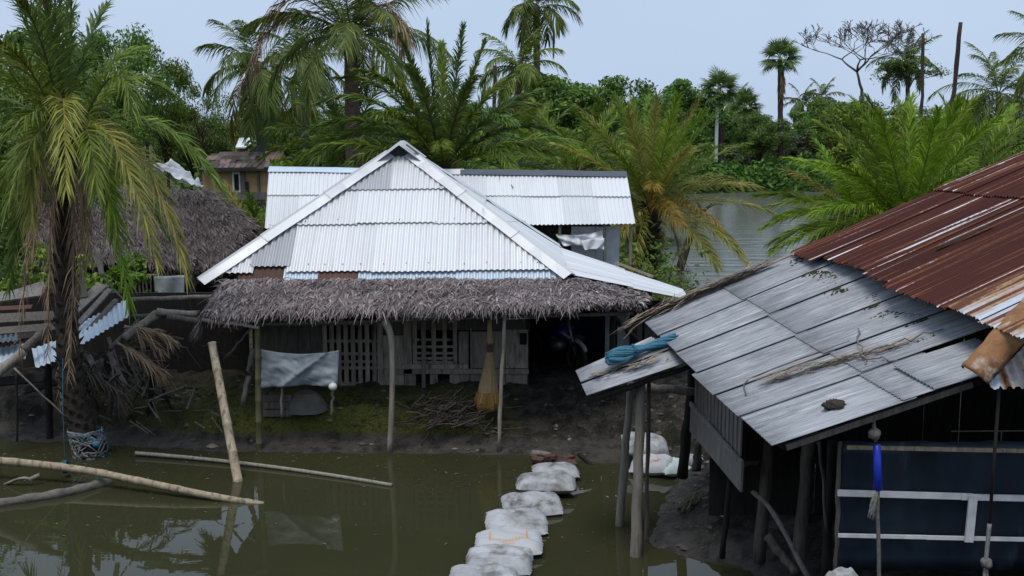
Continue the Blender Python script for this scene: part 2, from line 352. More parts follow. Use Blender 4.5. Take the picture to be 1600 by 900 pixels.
def mat_water():
    m = bpy.data.materials.new('muddy_water'); nt, N, L = nodes_of(m)
    out = N.new('ShaderNodeOutputMaterial'); b = N.new('ShaderNodeBsdfPrincipled')
    g = N.new('ShaderNodeNewGeometry'); sep = N.new('ShaderNodeSeparateXYZ'); L.new(g.outputs['Position'], sep.inputs[0])
    n0 = N.new('ShaderNodeTexNoise'); n0.inputs['Scale'].default_value = .35; n0.inputs['Detail'].default_value = 5
    L.new(g.outputs['Position'], n0.inputs['Vector'])
    mx = N.new('ShaderNodeMix'); mx.data_type = 'RGBA'; L.new(n0.outputs['Fac'], mx.inputs['Factor'])
    mx.inputs['A'].default_value = (.030, .031, .014, 1); mx.inputs['B'].default_value = (.046, .046, .023, 1)
    # the sheltered pond is nearly still, the open river carries wind ripples
    open_ = N.new('ShaderNodeMapRange'); open_.inputs['From Min'].default_value = 22; open_.inputs['From Max'].default_value = 34
    L.new(sep.outputs['Y'], open_.inputs['Value'])
    silt = N.new('ShaderNodeMix'); silt.data_type = 'RGBA'; L.new(open_.outputs['Result'], silt.inputs['Factor']); L.new(mx.outputs['Result'], silt.inputs['A'])
    silt.inputs['B'].default_value = (.13, .135, .115, 1); L.new(silt.outputs['Result'], b.inputs['Base Color'])
    b.inputs['IOR'].default_value = 1.33
    rg = N.new('ShaderNodeMapRange'); rg.inputs['To Min'].default_value = .012; rg.inputs['To Max'].default_value = .15
    L.new(open_.outputs['Result'], rg.inputs['Value']); L.new(rg.outputs['Result'], b.inputs['Roughness'])
    mp = N.new('ShaderNodeMapping'); mp.inputs['Scale'].default_value = (.8, 1.7, 1); L.new(g.outputs['Position'], mp.inputs['Vector'])
    n1 = N.new('ShaderNodeTexNoise'); n1.inputs['Scale'].default_value = 2.2; n1.inputs['Detail'].default_value = 3
    L.new(mp.outputs['Vector'], n1.inputs['Vector'])
    mp2 = N.new('ShaderNodeMapping'); mp2.inputs['Scale'].default_value = (.35, 1.1, 1); L.new(g.outputs['Position'], mp2.inputs['Vector'])
    n2 = N.new('ShaderNodeTexNoise'); n2.inputs['Scale'].default_value = 1.3; n2.inputs['Detail'].default_value = 6
    L.new(mp2.outputs['Vector'], n2.inputs['Vector'])
    st = N.new('ShaderNodeMapRange'); st.inputs['To Min'].default_value = .0035; st.inputs['To Max'].default_value = .0
    L.new(open_.outputs['Result'], st.inputs['Value'])
    b1 = N.new('ShaderNodeBump'); b1.inputs['Distance'].default_value = .25; L.new(st.outputs['Result'], b1.inputs['Strength']); L.new(n1.outputs['Fac'], b1.inputs['Height'])
    st2 = N.new('ShaderNodeMapRange'); st2.inputs['To Min'].default_value = .0; st2.inputs['To Max'].default_value = .16
    L.new(open_.outputs['Result'], st2.inputs['Value'])
    b2 = N.new('ShaderNodeBump'); b2.inputs['Distance'].default_value = .35; L.new(st2.outputs['Result'], b2.inputs['Strength']); L.new(n2.outputs['Fac'], b2.inputs['Height'])
    L.new(b1.outputs['Normal'], b2.inputs['Normal']); L.new(b2.outputs['Normal'], b.inputs['Normal'])
    L.new(b.outputs['BSDF'], out.inputs['Surface'])
    return m
MATS['muddy_water'] = mat_water()

# printed sack: faded orange frame, lines of print and three rings on the top face
def mat_print():
    m = mk('sack_print', (.44, .455, .475), (.42, .42, .42), scale=3.2, bump=.5, bscale=14, rough=.6, objvar=0, lo=.4, hi=.75)
    N, L = m.node_tree.nodes, m.node_tree.links
    b = [n for n in N if n.type == 'BSDF_PRINCIPLED'][0]
    old = b.inputs['Base Color'].links[0].from_socket
    tc = N.new('ShaderNodeTexCoord'); sep = N.new('ShaderNodeSeparateXYZ'); L.new(tc.outputs['Object'], sep.inputs[0])
    def mth(op, a, c=None, d=None):
        x = N.new('ShaderNodeMath'); x.operation = op
        for i, v in enumerate((a, c, d)):
            if v is None: continue
            if isinstance(v, (int, float)): x.inputs[i].default_value = v
            else: L.new(v, x.inputs[i])
        return x.outputs[0]
    X, Y, Z = sep.outputs['X'], sep.outputs['Y'], sep.outputs['Z']
    ax = mth('ABSOLUTE', X)
    def band(v, c, w): return mth('LESS_THAN', mth('ABSOLUTE', mth('SUBTRACT', v, c)), w)
    sides = mth('MULTIPLY', band(ax, .225, .012), band(Y, .04, .12))
    line = mth('MULTIPLY', band(Y, -.065, .014), mth('LESS_THAN', ax, .20))
    line2 = mth('MULTIPLY', mth('MULTIPLY', band(Y, -.03, .012), mth('LESS_THAN', ax, .17)), mth('GREATER_THAN', mth('SINE', mth('MULTIPLY', X, 160)), -.2))
    f = mth('MAXIMUM', mth('MAXIMUM', sides, line), line2)
    for cx in (-.05, 0, .05):
        dx = mth('SUBTRACT', X, cx); dy = mth('ADD', Y, .125)
        r = mth('SQRT', mth('ADD', mth('MULTIPLY', dx, dx), mth('MULTIPLY', dy, dy)))
        f = mth('MAXIMUM', f, band(r, .017, .005))
    f = mth('MULTIPLY', mth('MULTIPLY', f, mth('GREATER_THAN', Z, .0)), .85)
    mx = N.new('ShaderNodeMix'); mx.data_type = 'RGBA'; L.new(f, mx.inputs['Factor']); L.new(old, mx.inputs['A']); mx.inputs['B'].default_value = (.55, .27, .06, 1)
    L.new(mx.outputs['Result'], b.inputs['Base Color'])
mat_print()
def mat_sack_orange():
    m = mk('sack_orange', (.5, .51, .54), (.45, .45, .46), scale=3.2, bump=.5, bscale=14, rough=.6, objvar=0, c3=(.45, .18, .03), c3pos=.60, c3w=.05, c3scale=4.5)
mat_sack_orange()

# ------------------------------------------------------------------ object helpers
WORLD = {}
def mesh_of(name, verts, faces, smooth=False, uv=None, var=None):
    me = bpy.data.meshes.new(name)
    me.from_pydata([tuple(v) for v in verts], [], faces)
    if smooth:
        me.polygons.foreach_set('use_smooth', [True] * len(me.polygons))
    if uv is not None:
        l = me.uv_layers.new(name='UVMap')
        vi = np.empty(len(me.loops), dtype=np.int32); me.loops.foreach_get('vertex_index', vi)
        l.data.foreach_set('uv', np.asarray(uv, dtype=np.float32)[vi].ravel())
    if var is not None:
        a = me.attributes.new('var', 'FLOAT', 'POINT'); a.data.foreach_set('value', np.asarray(var, dtype=np.float32))
    me.update()
    return me
def np_mesh(name, V, quads=None, tris=None, var=None, smooth=False):
    """fast mesh from numpy arrays: V (n,3), quads (m,4), tris (k,3)"""
    me = bpy.data.meshes.new(name)
    quads = np.zeros((0, 4), np.int32) if quads is None else np.asarray(quads, np.int32)
    tris = np.zeros((0, 3), np.int32) if tris is None else np.asarray(tris, np.int32)
    me.vertices.add(len(V)); me.vertices.foreach_set('co', np.asarray(V, np.float32).ravel())
    loops = np.concatenate([quads.ravel(), tris.ravel()])
    me.loops.add(len(loops)); me.loops.foreach_set('vertex_index', loops)
    starts = np.concatenate([np.arange(len(quads)) * 4, len(quads) * 4 + np.arange(len(tris)) * 3])
    me.polygons.add(len(starts)); me.polygons.foreach_set('loop_start', starts.astype(np.int32))
    if smooth: me.polygons.foreach_set('use_smooth', [True] * len(starts))
    if var is not None:
        a = me.attributes.new('var', 'FLOAT', 'POINT'); a.data.foreach_set('value', np.asarray(var, np.float32))
    me.update(calc_edges=True)
    return me
def tag(o, label=None, cat=None, group=None, kind=None):
    if label: o['label'] = label
    if cat: o['category'] = cat
    if group: o['group'] = group
    if kind: o['kind'] = kind
    return o
def thing(name, loc, label, cat, group=None):
    o = bpy.data.objects.new(name, None); COL.objects.link(o)
    o.location = loc; o.empty_display_size = .2
    WORLD[o.name] = Vector(loc)
    return tag(o, label, cat, group)
def put(name, me, mat, parent=None, recenter=True):
    """link a mesh built in world coordinates; its origin goes to its lowest middle, its parent may be a thing or a part"""
    if recenter and len(me.vertices):
        co = np.empty(len(me.vertices) * 3, np.float32); me.vertices.foreach_get('co', co); co = co.reshape(-1, 3)
        c = (co.min(0) + co.max(0)) / 2
        co -= c; me.vertices.foreach_set('co', co.ravel()); me.update()
        c = Vector([float(x) for x in c])
    else:
        c = Vector((0, 0, 0))
    o = bpy.data.objects.new(name, me); COL.objects.link(o)
    if mat: me.materials.append(MATS[mat])
    WORLD[o.name] = c
    if parent:
        o.parent = parent; o.location = c - WORLD[parent.name]
    else:
        o.location = c
    return o

class MB:
    def __init__(s): s.v = []; s.f = []; s.uv = []; s.var = []
    def _add(s, vs, fs):
        n = len(s.v); s.v += [Vector(v) for v in vs]; s.f += [[i + n for i in f] for f in fs]
    def box(s, c, size, rot=None):
        hx, hy, hz = [d / 2 for d in size]; M = rot or Matrix.Identity(3); c = Vector(c)
        vs = [c + M @ Vector((x * hx, y * hy, z * hz)) for x in (-1, 1) for y in (-1, 1) for z in (-1, 1)]
        s._add(vs, [(0, 1, 3, 2), (4, 6, 7, 5), (0, 4, 5, 1), (2, 3, 7, 6), (0, 2, 6, 4), (1, 5, 7, 3)]); return s
    def bar(s, a, b, w, t, up=(0, 0, 1)):
        """a squared beam from a to b, w wide across, t deep along 'up'"""
        a, b = Vector(a), Vector(b); d = (b - a); L = d.length; d.normalize()
        x = d.cross(Vector(up))
        if x.length < 1e-4: x = d.cross(Vector((1, 0, 0)))
        x.normalize(); y = x.cross(d).normalized()
        M = Matrix((x, y, d)).transposed()
        return s.box((a + b) / 2, (w, t, L), M)
    def tube(s, pts, radii, n=8, cap=True, flat=1.0):
        pts = [Vector(p) for p in pts]
        if not hasattr(radii, '__len__'): radii = [radii] * len(pts)
        rings = []; ref = Vector((0.13, 0.21, 0.97))
        base = len(s.v)
        for i, p in enumerate(pts):
            d = (pts[min(i + 1, len(pts) - 1)] - pts[max(i - 1, 0)]).normalized()
            x = d.cross(ref)
            if x.length < .05: x = d.cross(Vector((1, 0, 0)))
            x.normalize(); y = d.cross(x)
            for k in range(n):
                a = 2 * math.pi * k / n
                s.v.append(p + (x * math.cos(a) + y * math.sin(a) * flat) * radii[i])
        for i in range(len(pts) - 1):
            for k in range(n):
                k2 = (k + 1) % n
                s.f.append([base + i * n + k, base + i * n + k2, base + (i + 1) * n + k2, base + (i + 1) * n + k])
        if cap:
            s.f.append([base + k for k in range(n)][::-1]); s.f.append([base + (len(pts) - 1) * n + k for k in range(n)])
        return s
    def build(s, name, mat, parent=None, smooth=False):
        return put(name, mesh_of(name, s.v, s.f, smooth), mat, parent)

def smooth_poly(pts, n):
    """Catmull-Rom through pts, n points"""
    pts = [Vector(p) for p in pts]
    if len(pts) == 2: return [pts[0].lerp(pts[1], i / (n - 1)) for i in range(n)]
    P = [pts[0] * 2 - pts[1]] + pts + [pts[-1] * 2 - pts[-2]]
    out = []
    for i in range(n):
        t = i / (n - 1) * (len(pts) - 1); k = min(int(t), len(pts) - 2); u = t - k
        p0, p1, p2, p3 = P[k:k + 4]
        out.append(.5 * ((2 * p1) + (p2 - p0) * u + (2 * p0 - 5 * p1 + 4 * p2 - p3) * u * u + (3 * p1 - p0 - 3 * p2 + p3) * u ** 3))
    return out
def bamboo(mb, a, b, r, seg=.32, bend=(0, 0, 0), n=9, taper=.85):
    """a culm from a to b with swollen nodes"""
    a, b, bend = Vector(a), Vector(b), Vector(bend); L = (b - a).length; k = max(2, int(L / seg))
    pts, rad = [], []
    for i in range(k + 1):
        for dt, m in ((-.012, 1.0), (0, 1.14), (.012, 1.0)):
            t = min(max(i / k + dt / L * 1.5, 0), 1)
            if pts and t <= pts[-1][0] + 1e-5: continue
            pts.append((t, m))
    P = [a.lerp(b, t) + bend * (4 * t * (1 - t)) for t, m in pts]
    rad = [r * m * (1 - (1 - taper) * t) for t, m in pts]
    mb.tube(P, rad, n)
    return mb
def pole(mb, a, b, r, r2=None, wob=.015, n=8, seed=0, k=8):
    """a rough natural pole"""
    q = random.Random(seed * 17 + 3); a, b = Vector(a), Vector(b); r2 = r2 or r * .85
    P, rad = [], []
    for i in range(k + 1):
        t = i / k; w = wob * math.sin(math.pi * t) if 0 < t < 1 else 0
        P.append(a.lerp(b, t) + Vector((q.uniform(-1, 1), q.uniform(-1, 1), q.uniform(-1, 1))) * (w + wob * .25))
        rad.append((r + (r2 - r) * t) * q.uniform(.88, 1.1))
    mb.tube(P, rad, n)
    return mb

# ------------------------------------------------------------------ terrain
POND = np.array([(-60, 20), (-14, 18.6), (-9.5, 17.7), (-7.4, 17.3), (-5.6, 16.95), (-4, 16.75), (-2, 16.72), (-.6, 16.68), (.4, 16.6), (1.2, 16.3), (1.9, 16.15),
                 (2.35, 15.9), (2.42, 15.3), (2.2, 14.65), (1.95, 13.8), (1.78, 13.1), (1.80, 12.75), (2.1, 12.42), (2.7, 12.2), (3.1, 11.2), (3.0, 9.5), (2.6, 7.8), (2.2, 6.5), (-60, 6.5)], float)
RIVER = np.array([(4.3, 30.5), (5.0, 38), (6.6, 50), (8.6, 70), (10.5, 86), (14, 92), (22, 96), (29, 96), (26, 80), (20, 60), (15, 45), (11.5, 33), (8, 28.5)], float)
def poly_dist(P, X, Y):
    """signed distance to a polygon, positive outside"""
    d = np.full(X.shape, 1e9); inside = np.zeros(X.shape, bool); n = len(P)
    for i in range(n):
        ax, ay = P[i]; bx, by = P[(i + 1) % n]; ex, ey = bx - ax, by - ay
        t = np.clip(((X - ax) * ex + (Y - ay) * ey) / (ex * ex + ey * ey), 0, 1)
        d = np.minimum(d, np.hypot(X - ax - t * ex, Y - ay - t * ey))
        c = ((ay > Y) != (by > Y)) & (X < (bx - ax) * (Y - ay) / (by - ay + 1e-12) + ax)
        inside ^= c
    return np.where(inside, -d, d)
_perm = nprng.random((256, 256))
def vnoise(X, Y):
    xi = np.floor(X).astype(int); yi = np.floor(Y).astype(int); fx = X - xi; fy = Y - yi
    fx = fx * fx * (3 - 2 * fx); fy = fy * fy * (3 - 2 * fy)
    g = lambda a, b: _perm[a % 256, b % 256]
    return (g(xi, yi) * (1 - fx) + g(xi + 1, yi) * fx) * (1 - fy) + (g(xi, yi + 1) * (1 - fx) + g(xi + 1, yi + 1) * fx) * fy
def fbm(X, Y, s, o=4):
    r = 0; a = 1; t = 0
    for i in range(o):
        r = r + a * (vnoise(X * s + 13 * i, Y * s + 7 * i) - .5); t += a; a *= .55; s *= 2.1
    return r / t
def sstep(a, b, x):
    t = np.clip((x - a) / (b - a), 0, 1); return t * t * (3 - 2 * t)
def height(X, Y):
    X = np.asarray(X, float); Y = np.asarray(Y, float)
    dp = poly_dist(POND, X, Y) + .10 * fbm(X, Y, 2.3) ; dr = poly_dist(RIVER, X, Y) + .6 * fbm(X, Y, .4)
    # front bank: toe of bare mud, then a steeper face up to the floor of the houses; gentler path at the sandbags
    path = np.exp(-((X - 1.0) / 1.1) ** 2)
    dl = dp + .34 * fbm(X, Y, 1.1, 3)
    ledge = .09 * sstep(0, .40, dp) + .45 * sstep(.36, .66, dl) + .22 * sstep(.7, 1.7, dp)
    ramp = .07 * sstep(0, .12, dp) + .69 * sstep(.12, 1.9, dp)
    up_far = ledge * (1 - path) + ramp * path
    # right mound under the stilt hut
    up_mound = .10 * sstep(0, .15, dp) + .5 * sstep(.1, 1.1, dp) + .12 * fbm(X, Y, 3.2) * sstep(.05, .4, dp)
    right = sstep(1.6, 2.6, X) * sstep(16.9, 15.6, Y)
    up = up_far * (1 - right) + up_mound * right
    near = sstep(12, 6, Y) * sstep(2.5, .5, X)
    up = up * (1 - near) + near * (3.35 * sstep(0, 5.5, dp))
    down = -.55 * sstep(0, 1.6, -dp)
    h = np.where(dp > 0, up, down)
    hr = np.where(dr > 0, 1.0, 0) * sstep(0, 2.5, dr)
    h = np.where(dr < 0, -.6 * sstep(0, 2, -dr), np.where(dp > 0, h * (.08 + .92 * hr), h))
    fade = sstep(-.2, .25, dp)
    h = h + fade * (.12 * fbm(X, Y, 1.7) + .20 * fbm(X, Y, 5.0, 3)) * np.clip(np.abs(h) * 3, .25, 1) * (Y < 40)
    h = h + .35 * sstep(30, 60, Y) * (dr > 3) * fbm(X, Y, .05)
    return h
def gz(x, y): return float(height(np.array([x]), np.array([y]))[0])

def axis(*segs):
    out = []
    for a, b, s in segs:
        out += list(np.arange(a, b, s))
    return np.array(out + [segs[-1][1]])
gx = axis((-500, -60, 40), (-60, -12, 3), (-12, 4.6, .09), (4.6, 12, .35), (12, 60, 3), (60, 500, 40))
gy = axis((-60, -6, 6), (-6, 11, .5), (11, 20, .085), (20, 34, .4), (34, 130, 2), (130, 900, 40))
GX, GY = np.meshgrid(gx, gy)
GZ = height(GX, GY)
V = np.stack([GX, GY, GZ], -1).reshape(-1, 3)
nx, ny = len(gx), len(gy)
ii = (np.arange(ny - 1)[:, None] * nx + np.arange(nx - 1)[None, :]).ravel()
Q = np.stack([ii, ii + 1, ii + nx + 1, ii + nx], -1)
g_me = np_mesh('ground', V, quads=Q, smooth=True)
tag(put('ground', g_me, 'mud', recenter=False), kind='structure')
w = MB(); w._add([(-450, 5, 0), (450, 5, 0), (450, 500, 0), (-450, 500, 0)], [(0, 1, 2, 3)])
tag(put('water', mesh_of('water', w.v, w.f), 'muddy_water', recenter=False), kind='structure')

# ------------------------------------------------------------------ corrugated sheets, thatch
def sheet(name, P, N, u0, u1, vlo, vhi, mat, parent, pitch=.095, amp=.0135, rows=4, lift=0.0, seg=6, tilt=0.0, jag=0.0, seed=0, uvoff=0.0, thick=0.0, ulift=0.0):
    """one corrugated sheet: P(u,v) point, N normal, ribs run along v; vlo/vhi may be functions of u"""
    q = random.Random(seed); cols = max(2, int(round((u1 - u0) / pitch * seg)))
    vs, uv, fs = [], [], []
    fl = vlo if callable(vlo) else (lambda u: vlo); fh = vhi if callable(vhi) else (lambda u: vhi)
    for i in range(cols + 1):
        u = u0 + (u1 - u0) * i / cols
        a, b = fl(u), fh(u)
        if jag: a -= q.uniform(0, jag)
        if b < a + .004: b = a + .004
        c = math.cos(2 * math.pi * u / pitch) * amp
        for r in range(rows):
            t = r / (rows - 1); v = a + (b - a) * t
            nn = N(u, v) if callable(N) else N
            vs.append(P(u, v) + nn * (c + lift + tilt * (1 - t) + ulift * (u1 - u) / (u1 - u0))); uv.append((u + uvoff, v + uvoff * .37))
    for i in range(cols):
        for r in range(rows - 1):
            k = i * rows + r; fs.append([k, k + rows, k + rows + 1, k + 1])
    me = mesh_of(name, vs, fs, True, uv)
    o = put(name, me, mat, parent)
    if thick:
        md = o.modifiers.new('thickness', 'SOLIDIFY'); md.thickness = thick
    return o

def blades(name, mat, parent, patches, seed=1, kind='stuff'):
    """thatch: patches = (TL, TR, BL, BR, count, length, width, lift, spread, sag). Straw blades lie down the slope, the last row overhangs"""
    rg = np.random.default_rng(seed); VV, QQ, AA = [], [], []; off = 0
    for TL, TR, BL, BR, n, ln, wd, lift, spread in patches:
        TL, TR, BL, BR = [np.array(p, float) for p in (TL, TR, BL, BR)]
        u = rg.random(n)[:, None]; v = (rg.random(n) ** .95)[:, None]
        p = (TL * (1 - u) + TR * u) * (1 - v) + (BL * (1 - u) + BR * u) * v
        down = (BL * (1 - u) + BR * u) - (TL * (1 - u) + TR * u); down /= np.linalg.norm(down, axis=1, keepdims=True)
        nrm = np.cross(down, (TR - TL)[None, :] * (1 - v) + (BR - BL)[None, :] * v); nrm /= np.linalg.norm(nrm, axis=1, keepdims=True)
        nrm *= np.sign(nrm[:, 2:3]); side = np.cross(nrm, down)
        p = p + down * (.10 * (vnoise(p[:, 0] * 1.3 + 40, p[:, 1] * .4) - .5) + .06 * (vnoise(p[:, 0] * 6.3, p[:, 1] * 2) - .5))[:, None] * v
        hump = .045 * (vnoise(p[:, 0] * 2.5, p[:, 1] * 2.5 + p[:, 2] * 2) - .3)[:, None]
        ang = rg.normal(0, spread, n)[:, None]
        d = down * np.cos(ang) + side * np.sin(ang)
        L = ln * rg.uniform(.5, 1.35, n)[:, None]; W = wd * rg.uniform(.5, 1.4, n)[:, None]
        d1 = d + nrm * rg.normal(.02, .11, n)[:, None]
        s = np.cross(d, nrm); s = s * np.cos(ang) + nrm * rg.normal(0, .35, n)[:, None]
        base = p + nrm * (lift + hump + rg.normal(0, .015, n)[:, None])
        mid = base + d1 * L * .55
        g = np.array([0, 0, -1.0])[None, :]
        tip = mid + (d1 * .9 + g * rg.uniform(.0, .35, n)[:, None]) * L * .45
        vs = np.stack([base - s * W * .5, base + s * W * .5, mid - s * W * .45, mid + s * W * .45, tip - s * W * .12, tip + s * W * .12], 1).reshape(-1, 3)
        k = np.arange(n)[:, None] * 6 + off
        QQ.append(np.concatenate([k + np.array([[0, 1, 3, 2]]), k + np.array([[2, 3, 5, 4]])]))
        patch = .16 * (vnoise(p[:, 0] * 1.7 + 3, p[:, 2] * 3 + p[:, 1]) - .5)
        a = np.clip(rg.beta(2.2, 2.6, n) * .95 + patch, .0, .88)
        AA.append(np.repeat(a, 6)); VV.append(vs); off += n * 6
    me = np_mesh(name, np.concatenate(VV), quads=np.concatenate(QQ), var=np.concatenate(AA))
    o = put(name, me, mat, parent)
    return tag(o, kind=kind)
def slab(mb, TL, TR, BL, BR, th):
    TL, TR, BL, BR = [Vector(p) for p in (TL, TR, BL, BR)]
    n = (TR - TL).cross(BL - TL).normalized()
    if n.z < 0: n = -n
    vs = [TL, TR, BR, BL] + [p - n * th for p in (TL, TR, BR, BL)]
    mb._add(vs, [(0, 1, 2, 3), (7, 6, 5, 4), (0, 4, 5, 1), (1, 5, 6, 2), (2, 6, 7, 3), (3, 7, 4, 0)])
    return mb

# ================================================================== the house with the white hipped tin roof
H = thing('tin_roofed_house', (-2, 19.5, .75), 'low house under a white hipped tin roof with a grey thatch skirt along its front', 'house')
FL, FR = at(316, 437, 17.7), at(892, 431, 17.7)
AP = at(627, 229, 20.1)
BR, BL = Vector((FR.x, 22.4, FR.z)), Vector((FL.x, 22.4, FL.z))
def face_frame(A, B, top):
    u = (B - A); W = u.length; u.normalize()
    d = top - A; v = d - u * d.dot(u); Lv = v.length; v.normalize(); uA = d.dot(u)
    n = u.cross(v).normalized()
    if n.z < 0: n = -n
    return (lambda a, b: A + u * a + v * b), n, W, Lv, uA
Pf, Nf, Wf, Lf, uAf = face_frame(FL, FR, AP)
limf = lambda u: max(0.0, min(u / uAf, (Wf - u) / (Wf - uAf)) * Lf - .10)
def u_at(px, row_y):             # u on the front face for a pixel column at a row height
    f = (row_y - 229) / (434 - 229); Y = AP.y + (FL.y - AP.y) * f
    return at(px, row_y, Y).x - FL.x
rowsF = [  # (vlo, vhi, [split pixels], row y, materials)
    (0.13, 1.36, [316, 398, 455, 585, 712, 800, 892], 400, ['tin_white', 'tin_grey', 'tin_white', 'tin_bright', 'tin_white', 'tin_bright']),
    (1.22, 2.18, [430, 560, 683, 760, 820], 330, ['tin_white', 'tin_bright', 'tin_white', 'tin_bright']),
    (2.05, Lf - .30, [540, 616, 700], 280, ['tin_grey', 'tin_white']),
]
k = 0
for ri, (v0, v1, px, ry, ms) in enumerate(rowsF):
    for j in range(len(px) - 1):
        ua, ub = u_at(px[j], ry) - .03, u_at(px[j + 1], ry) + .03
        ua, ub = max(ua, .02), min(ub, Wf - .02)
        dl = rnd.uniform(-.02, .03)
        if ms[j] == 'tin_grey' and ri == 0: dl = .13
        sheet('roof_sheet', Pf, Nf, ua, ub, v0 + dl, (lambda u, v1=v1: min(v1, limf(u))), ms[j], H, lift=.012 * ri + .007 * (j % 2), tilt=.018, seed=k, uvoff=k * 3.1); k += 1
# lower under-layer, brown and blue pieces showing between tin and thatch
for px0, px1, m in ((372, 443, 'tin_brown'), (443, 497, 'tin_blue'), (497, 560, 'tin_brown'), (560, 720, 'tin_blue'), (720, 885, 'tin_blue')):
    sheet('roof_sheet', Pf, Nf, u_at(px0, 428), u_at(px1, 428), -.05 + rnd.uniform(-.02, .02), .3, m, H, lift=-.03 + .004 * (k % 3), seed=k, uvoff=k * 2.2); k += 1
# right face
Pr, Nr, Wr, Lr, uAr = face_frame(FR, BR, AP)
limr = lambda u: max(0.0, min(u / uAr, (Wr - u) / (Wr - uAr)) * Lr - .08)
for j in range(5):
    ua, ub = Wr * j / 5 - .02, Wr * (j + 1) / 5 + .02
    for r, (v0, v1) in enumerate(((0, 1.9), (1.8, Lr))):
        um = (max(ua, .02) + min(ub, Wr - .02)) / 2
        if r == 1 and max(limr(ua), limr(ub), limr(um)) < v0 + .05: continue
        sheet('roof_sheet', Pr, Nr, max(ua, .02), min(ub, Wr - .02), v0, (lambda u, v1=v1: min(v1, limr(u))), 'tin_white' if j % 2 else 'tin_bright', H, lift=.012 * r + .006 * (j % 2), tilt=.012, seed=k, uvoff=k * 1.7, amp=.008); k += 1
# nail heads in rows on the front sheets
nb = MB()
for vv_, step in ((.28, .38), (1.30, .38), (2.12, .38)):
    uu = .2
    while uu < Wf - .2:
        if limf(uu) > vv_ + .12: nb.box(Pf(uu + rnd.uniform(-.02, .02), vv_ + rnd.uniform(-.015, .015)) + Nf * .035, (.015, .015, .015))
        uu += rnd.choice((.285, .38, .57))
tag(nb.build('nails', 'steel', H), kind='stuff')
# left and back faces
for A_, B_ in ((BL, FL), (BR, BL)):
    Pq, Nq, Wq, Lq, uq = face_frame(A_, B_, AP)
    lq = lambda u: max(0.0, min(u / uq, (Wq - u) / (Wq - uq)) * Lq - .05)
    for j in range(4):
        sheet('roof_sheet', Pq, Nq, Wq * j / 4 + .01, Wq * (j + 1) / 4, 0, lq, 'tin_white', H, seg=4, lift=.006 * (j % 2), seed=k, uvoff=k); k += 1
def hip_cap(A, B, n1, n2, w, mat, lift=.055, a=0.0, b=1.0, pieces=2):
    d = (B - A).normalized()
    s1 = n1.cross(d).normalized(); s2 = n2.cross(d).normalized()
    mid = (n1 + n2).normalized()
    if s1.dot(n2) > 0: s1 = -s1
    if s2.dot(n1) > 0: s2 = -s2
    for p in range(pieces):
        t0 = a + (b - a) * p / pieces - (.02 if p else 0); t1 = a + (b - a) * (p + 1) / pieces
        mb = MB(); n = 8; vs = []; uv = []
        for i in range(n + 1):
            t = t0 + (t1 - t0) * i / n; c = A.lerp(B, t); j1 = rnd.uniform(-.008, .008); j2 = rnd.uniform(-.01, .01)
            pl = lift + .012 * p
            for s, q in ((s1 * w + n1 * (pl * .95 + j1), 0), (s1 * .03 + mid * (pl + .012), 1), (mid * (pl + .03), 2), (s2 * .03 + mid * (pl + .012), 3), (s2 * w + n2 * (pl * .95 + j2), 4)):
                vs.append(c + s); uv.append((q * .1, t * 4 + p))
        fs = [[i * 5 + q, i * 5 + q + 1, (i + 1) * 5 + q + 1, (i + 1) * 5 + q] for i in range(n) for q in range(4)]
        put('hip_cap', mesh_of('hip_cap', vs, fs, False, uv), mat, H)
Pl_, Nl_, *_ = face_frame(BL, FL, AP); Pb_, Nb_, *_ = face_frame(BR, BL, AP)
hip_cap(FL + (FL - AP).normalized() * .06, AP, Nf, Nl_, .17, 'tin_cap', b=.93, pieces=3)
hip_cap(FR, AP, Nf, Nr, .17, 'tin_cap', b=.93, pieces=3)
hip_cap(BR, AP, Nr, Nb_, .16, 'tin_white', lift=.03, pieces=2)
hip_cap(BL, AP, Nl_, Nb_, .16, 'tin_white', lift=.03, pieces=2)
# folded cap over the apex: an inverted V with a dark hollow under its front
mb = MB(); th = math.atan2(AP.z - FL.z, AP.x - FL.x); wv = []
for yy in (-.42, -.1, .3, .6):
    for sx, sz in ((-.42, -.29), (-.06, -.02), (0, .02), (.06, -.02), (.42, -.29)):
        wv.append(AP + Vector((sx, yy, sz + .09 + min(0, yy + .1) * .25)))
fs = [[r * 5 + c, r * 5 + c + 1, (r + 1) * 5 + c + 1, (r + 1) * 5 + c] for r in range(3) for c in range(4)]
put('apex_cap', mesh_of('apex_cap', wv, fs, False, [(i % 5 * .1, i // 5 * .4) for i in range(20)]), 'tin_cap', H)
mb = MB(); mb.bar(AP + Vector((.12, -.3, .04)), AP + Vector((.72, -.25, -.42)), .04, .035); mb.build('cap_batten', 'grey_wood', H)

# right lean-to
LA, LB, LC, LD = FR + Vector((-.25, .05, .04)), BR + Vector((-.3, -.1, .05)), at(1066, 455, 22.0), at(1076, 470, 18.0)
def Pl(u, v):                    # u 0..1*W along the depth, v from eave up
    s = u / 4.3; t = v / 2.6
    return LD.lerp(LC, s).lerp(LA.lerp(LB, s), t)
Nl = ((LC - LD).cross(LA - LD)).normalized()
if Nl.z < 0: Nl = -Nl
for j in range(6):
    for r, (v0, v1) in enumerate(((0, 1.2), (1.1, 2.6))):
        sheet('roof_sheet', Pl, Nl, 4.3 * j / 6 - .03, 4.3 * (j + 1) / 6 + .03, v0, v1, 'tin_bright' if (j + r) % 2 else 'tin_white', H, lift=.02 + .012 * r + .010 * (j % 2), tilt=.010, amp=.008, seed=k, uvoff=k * 1.3); k += 1
mb = MB(); mb.bar(at(962, 410, 22.0), at(1020, 432, 22.05), .06, .05); mb.build('eave_batten', 'bamboo_new', H)

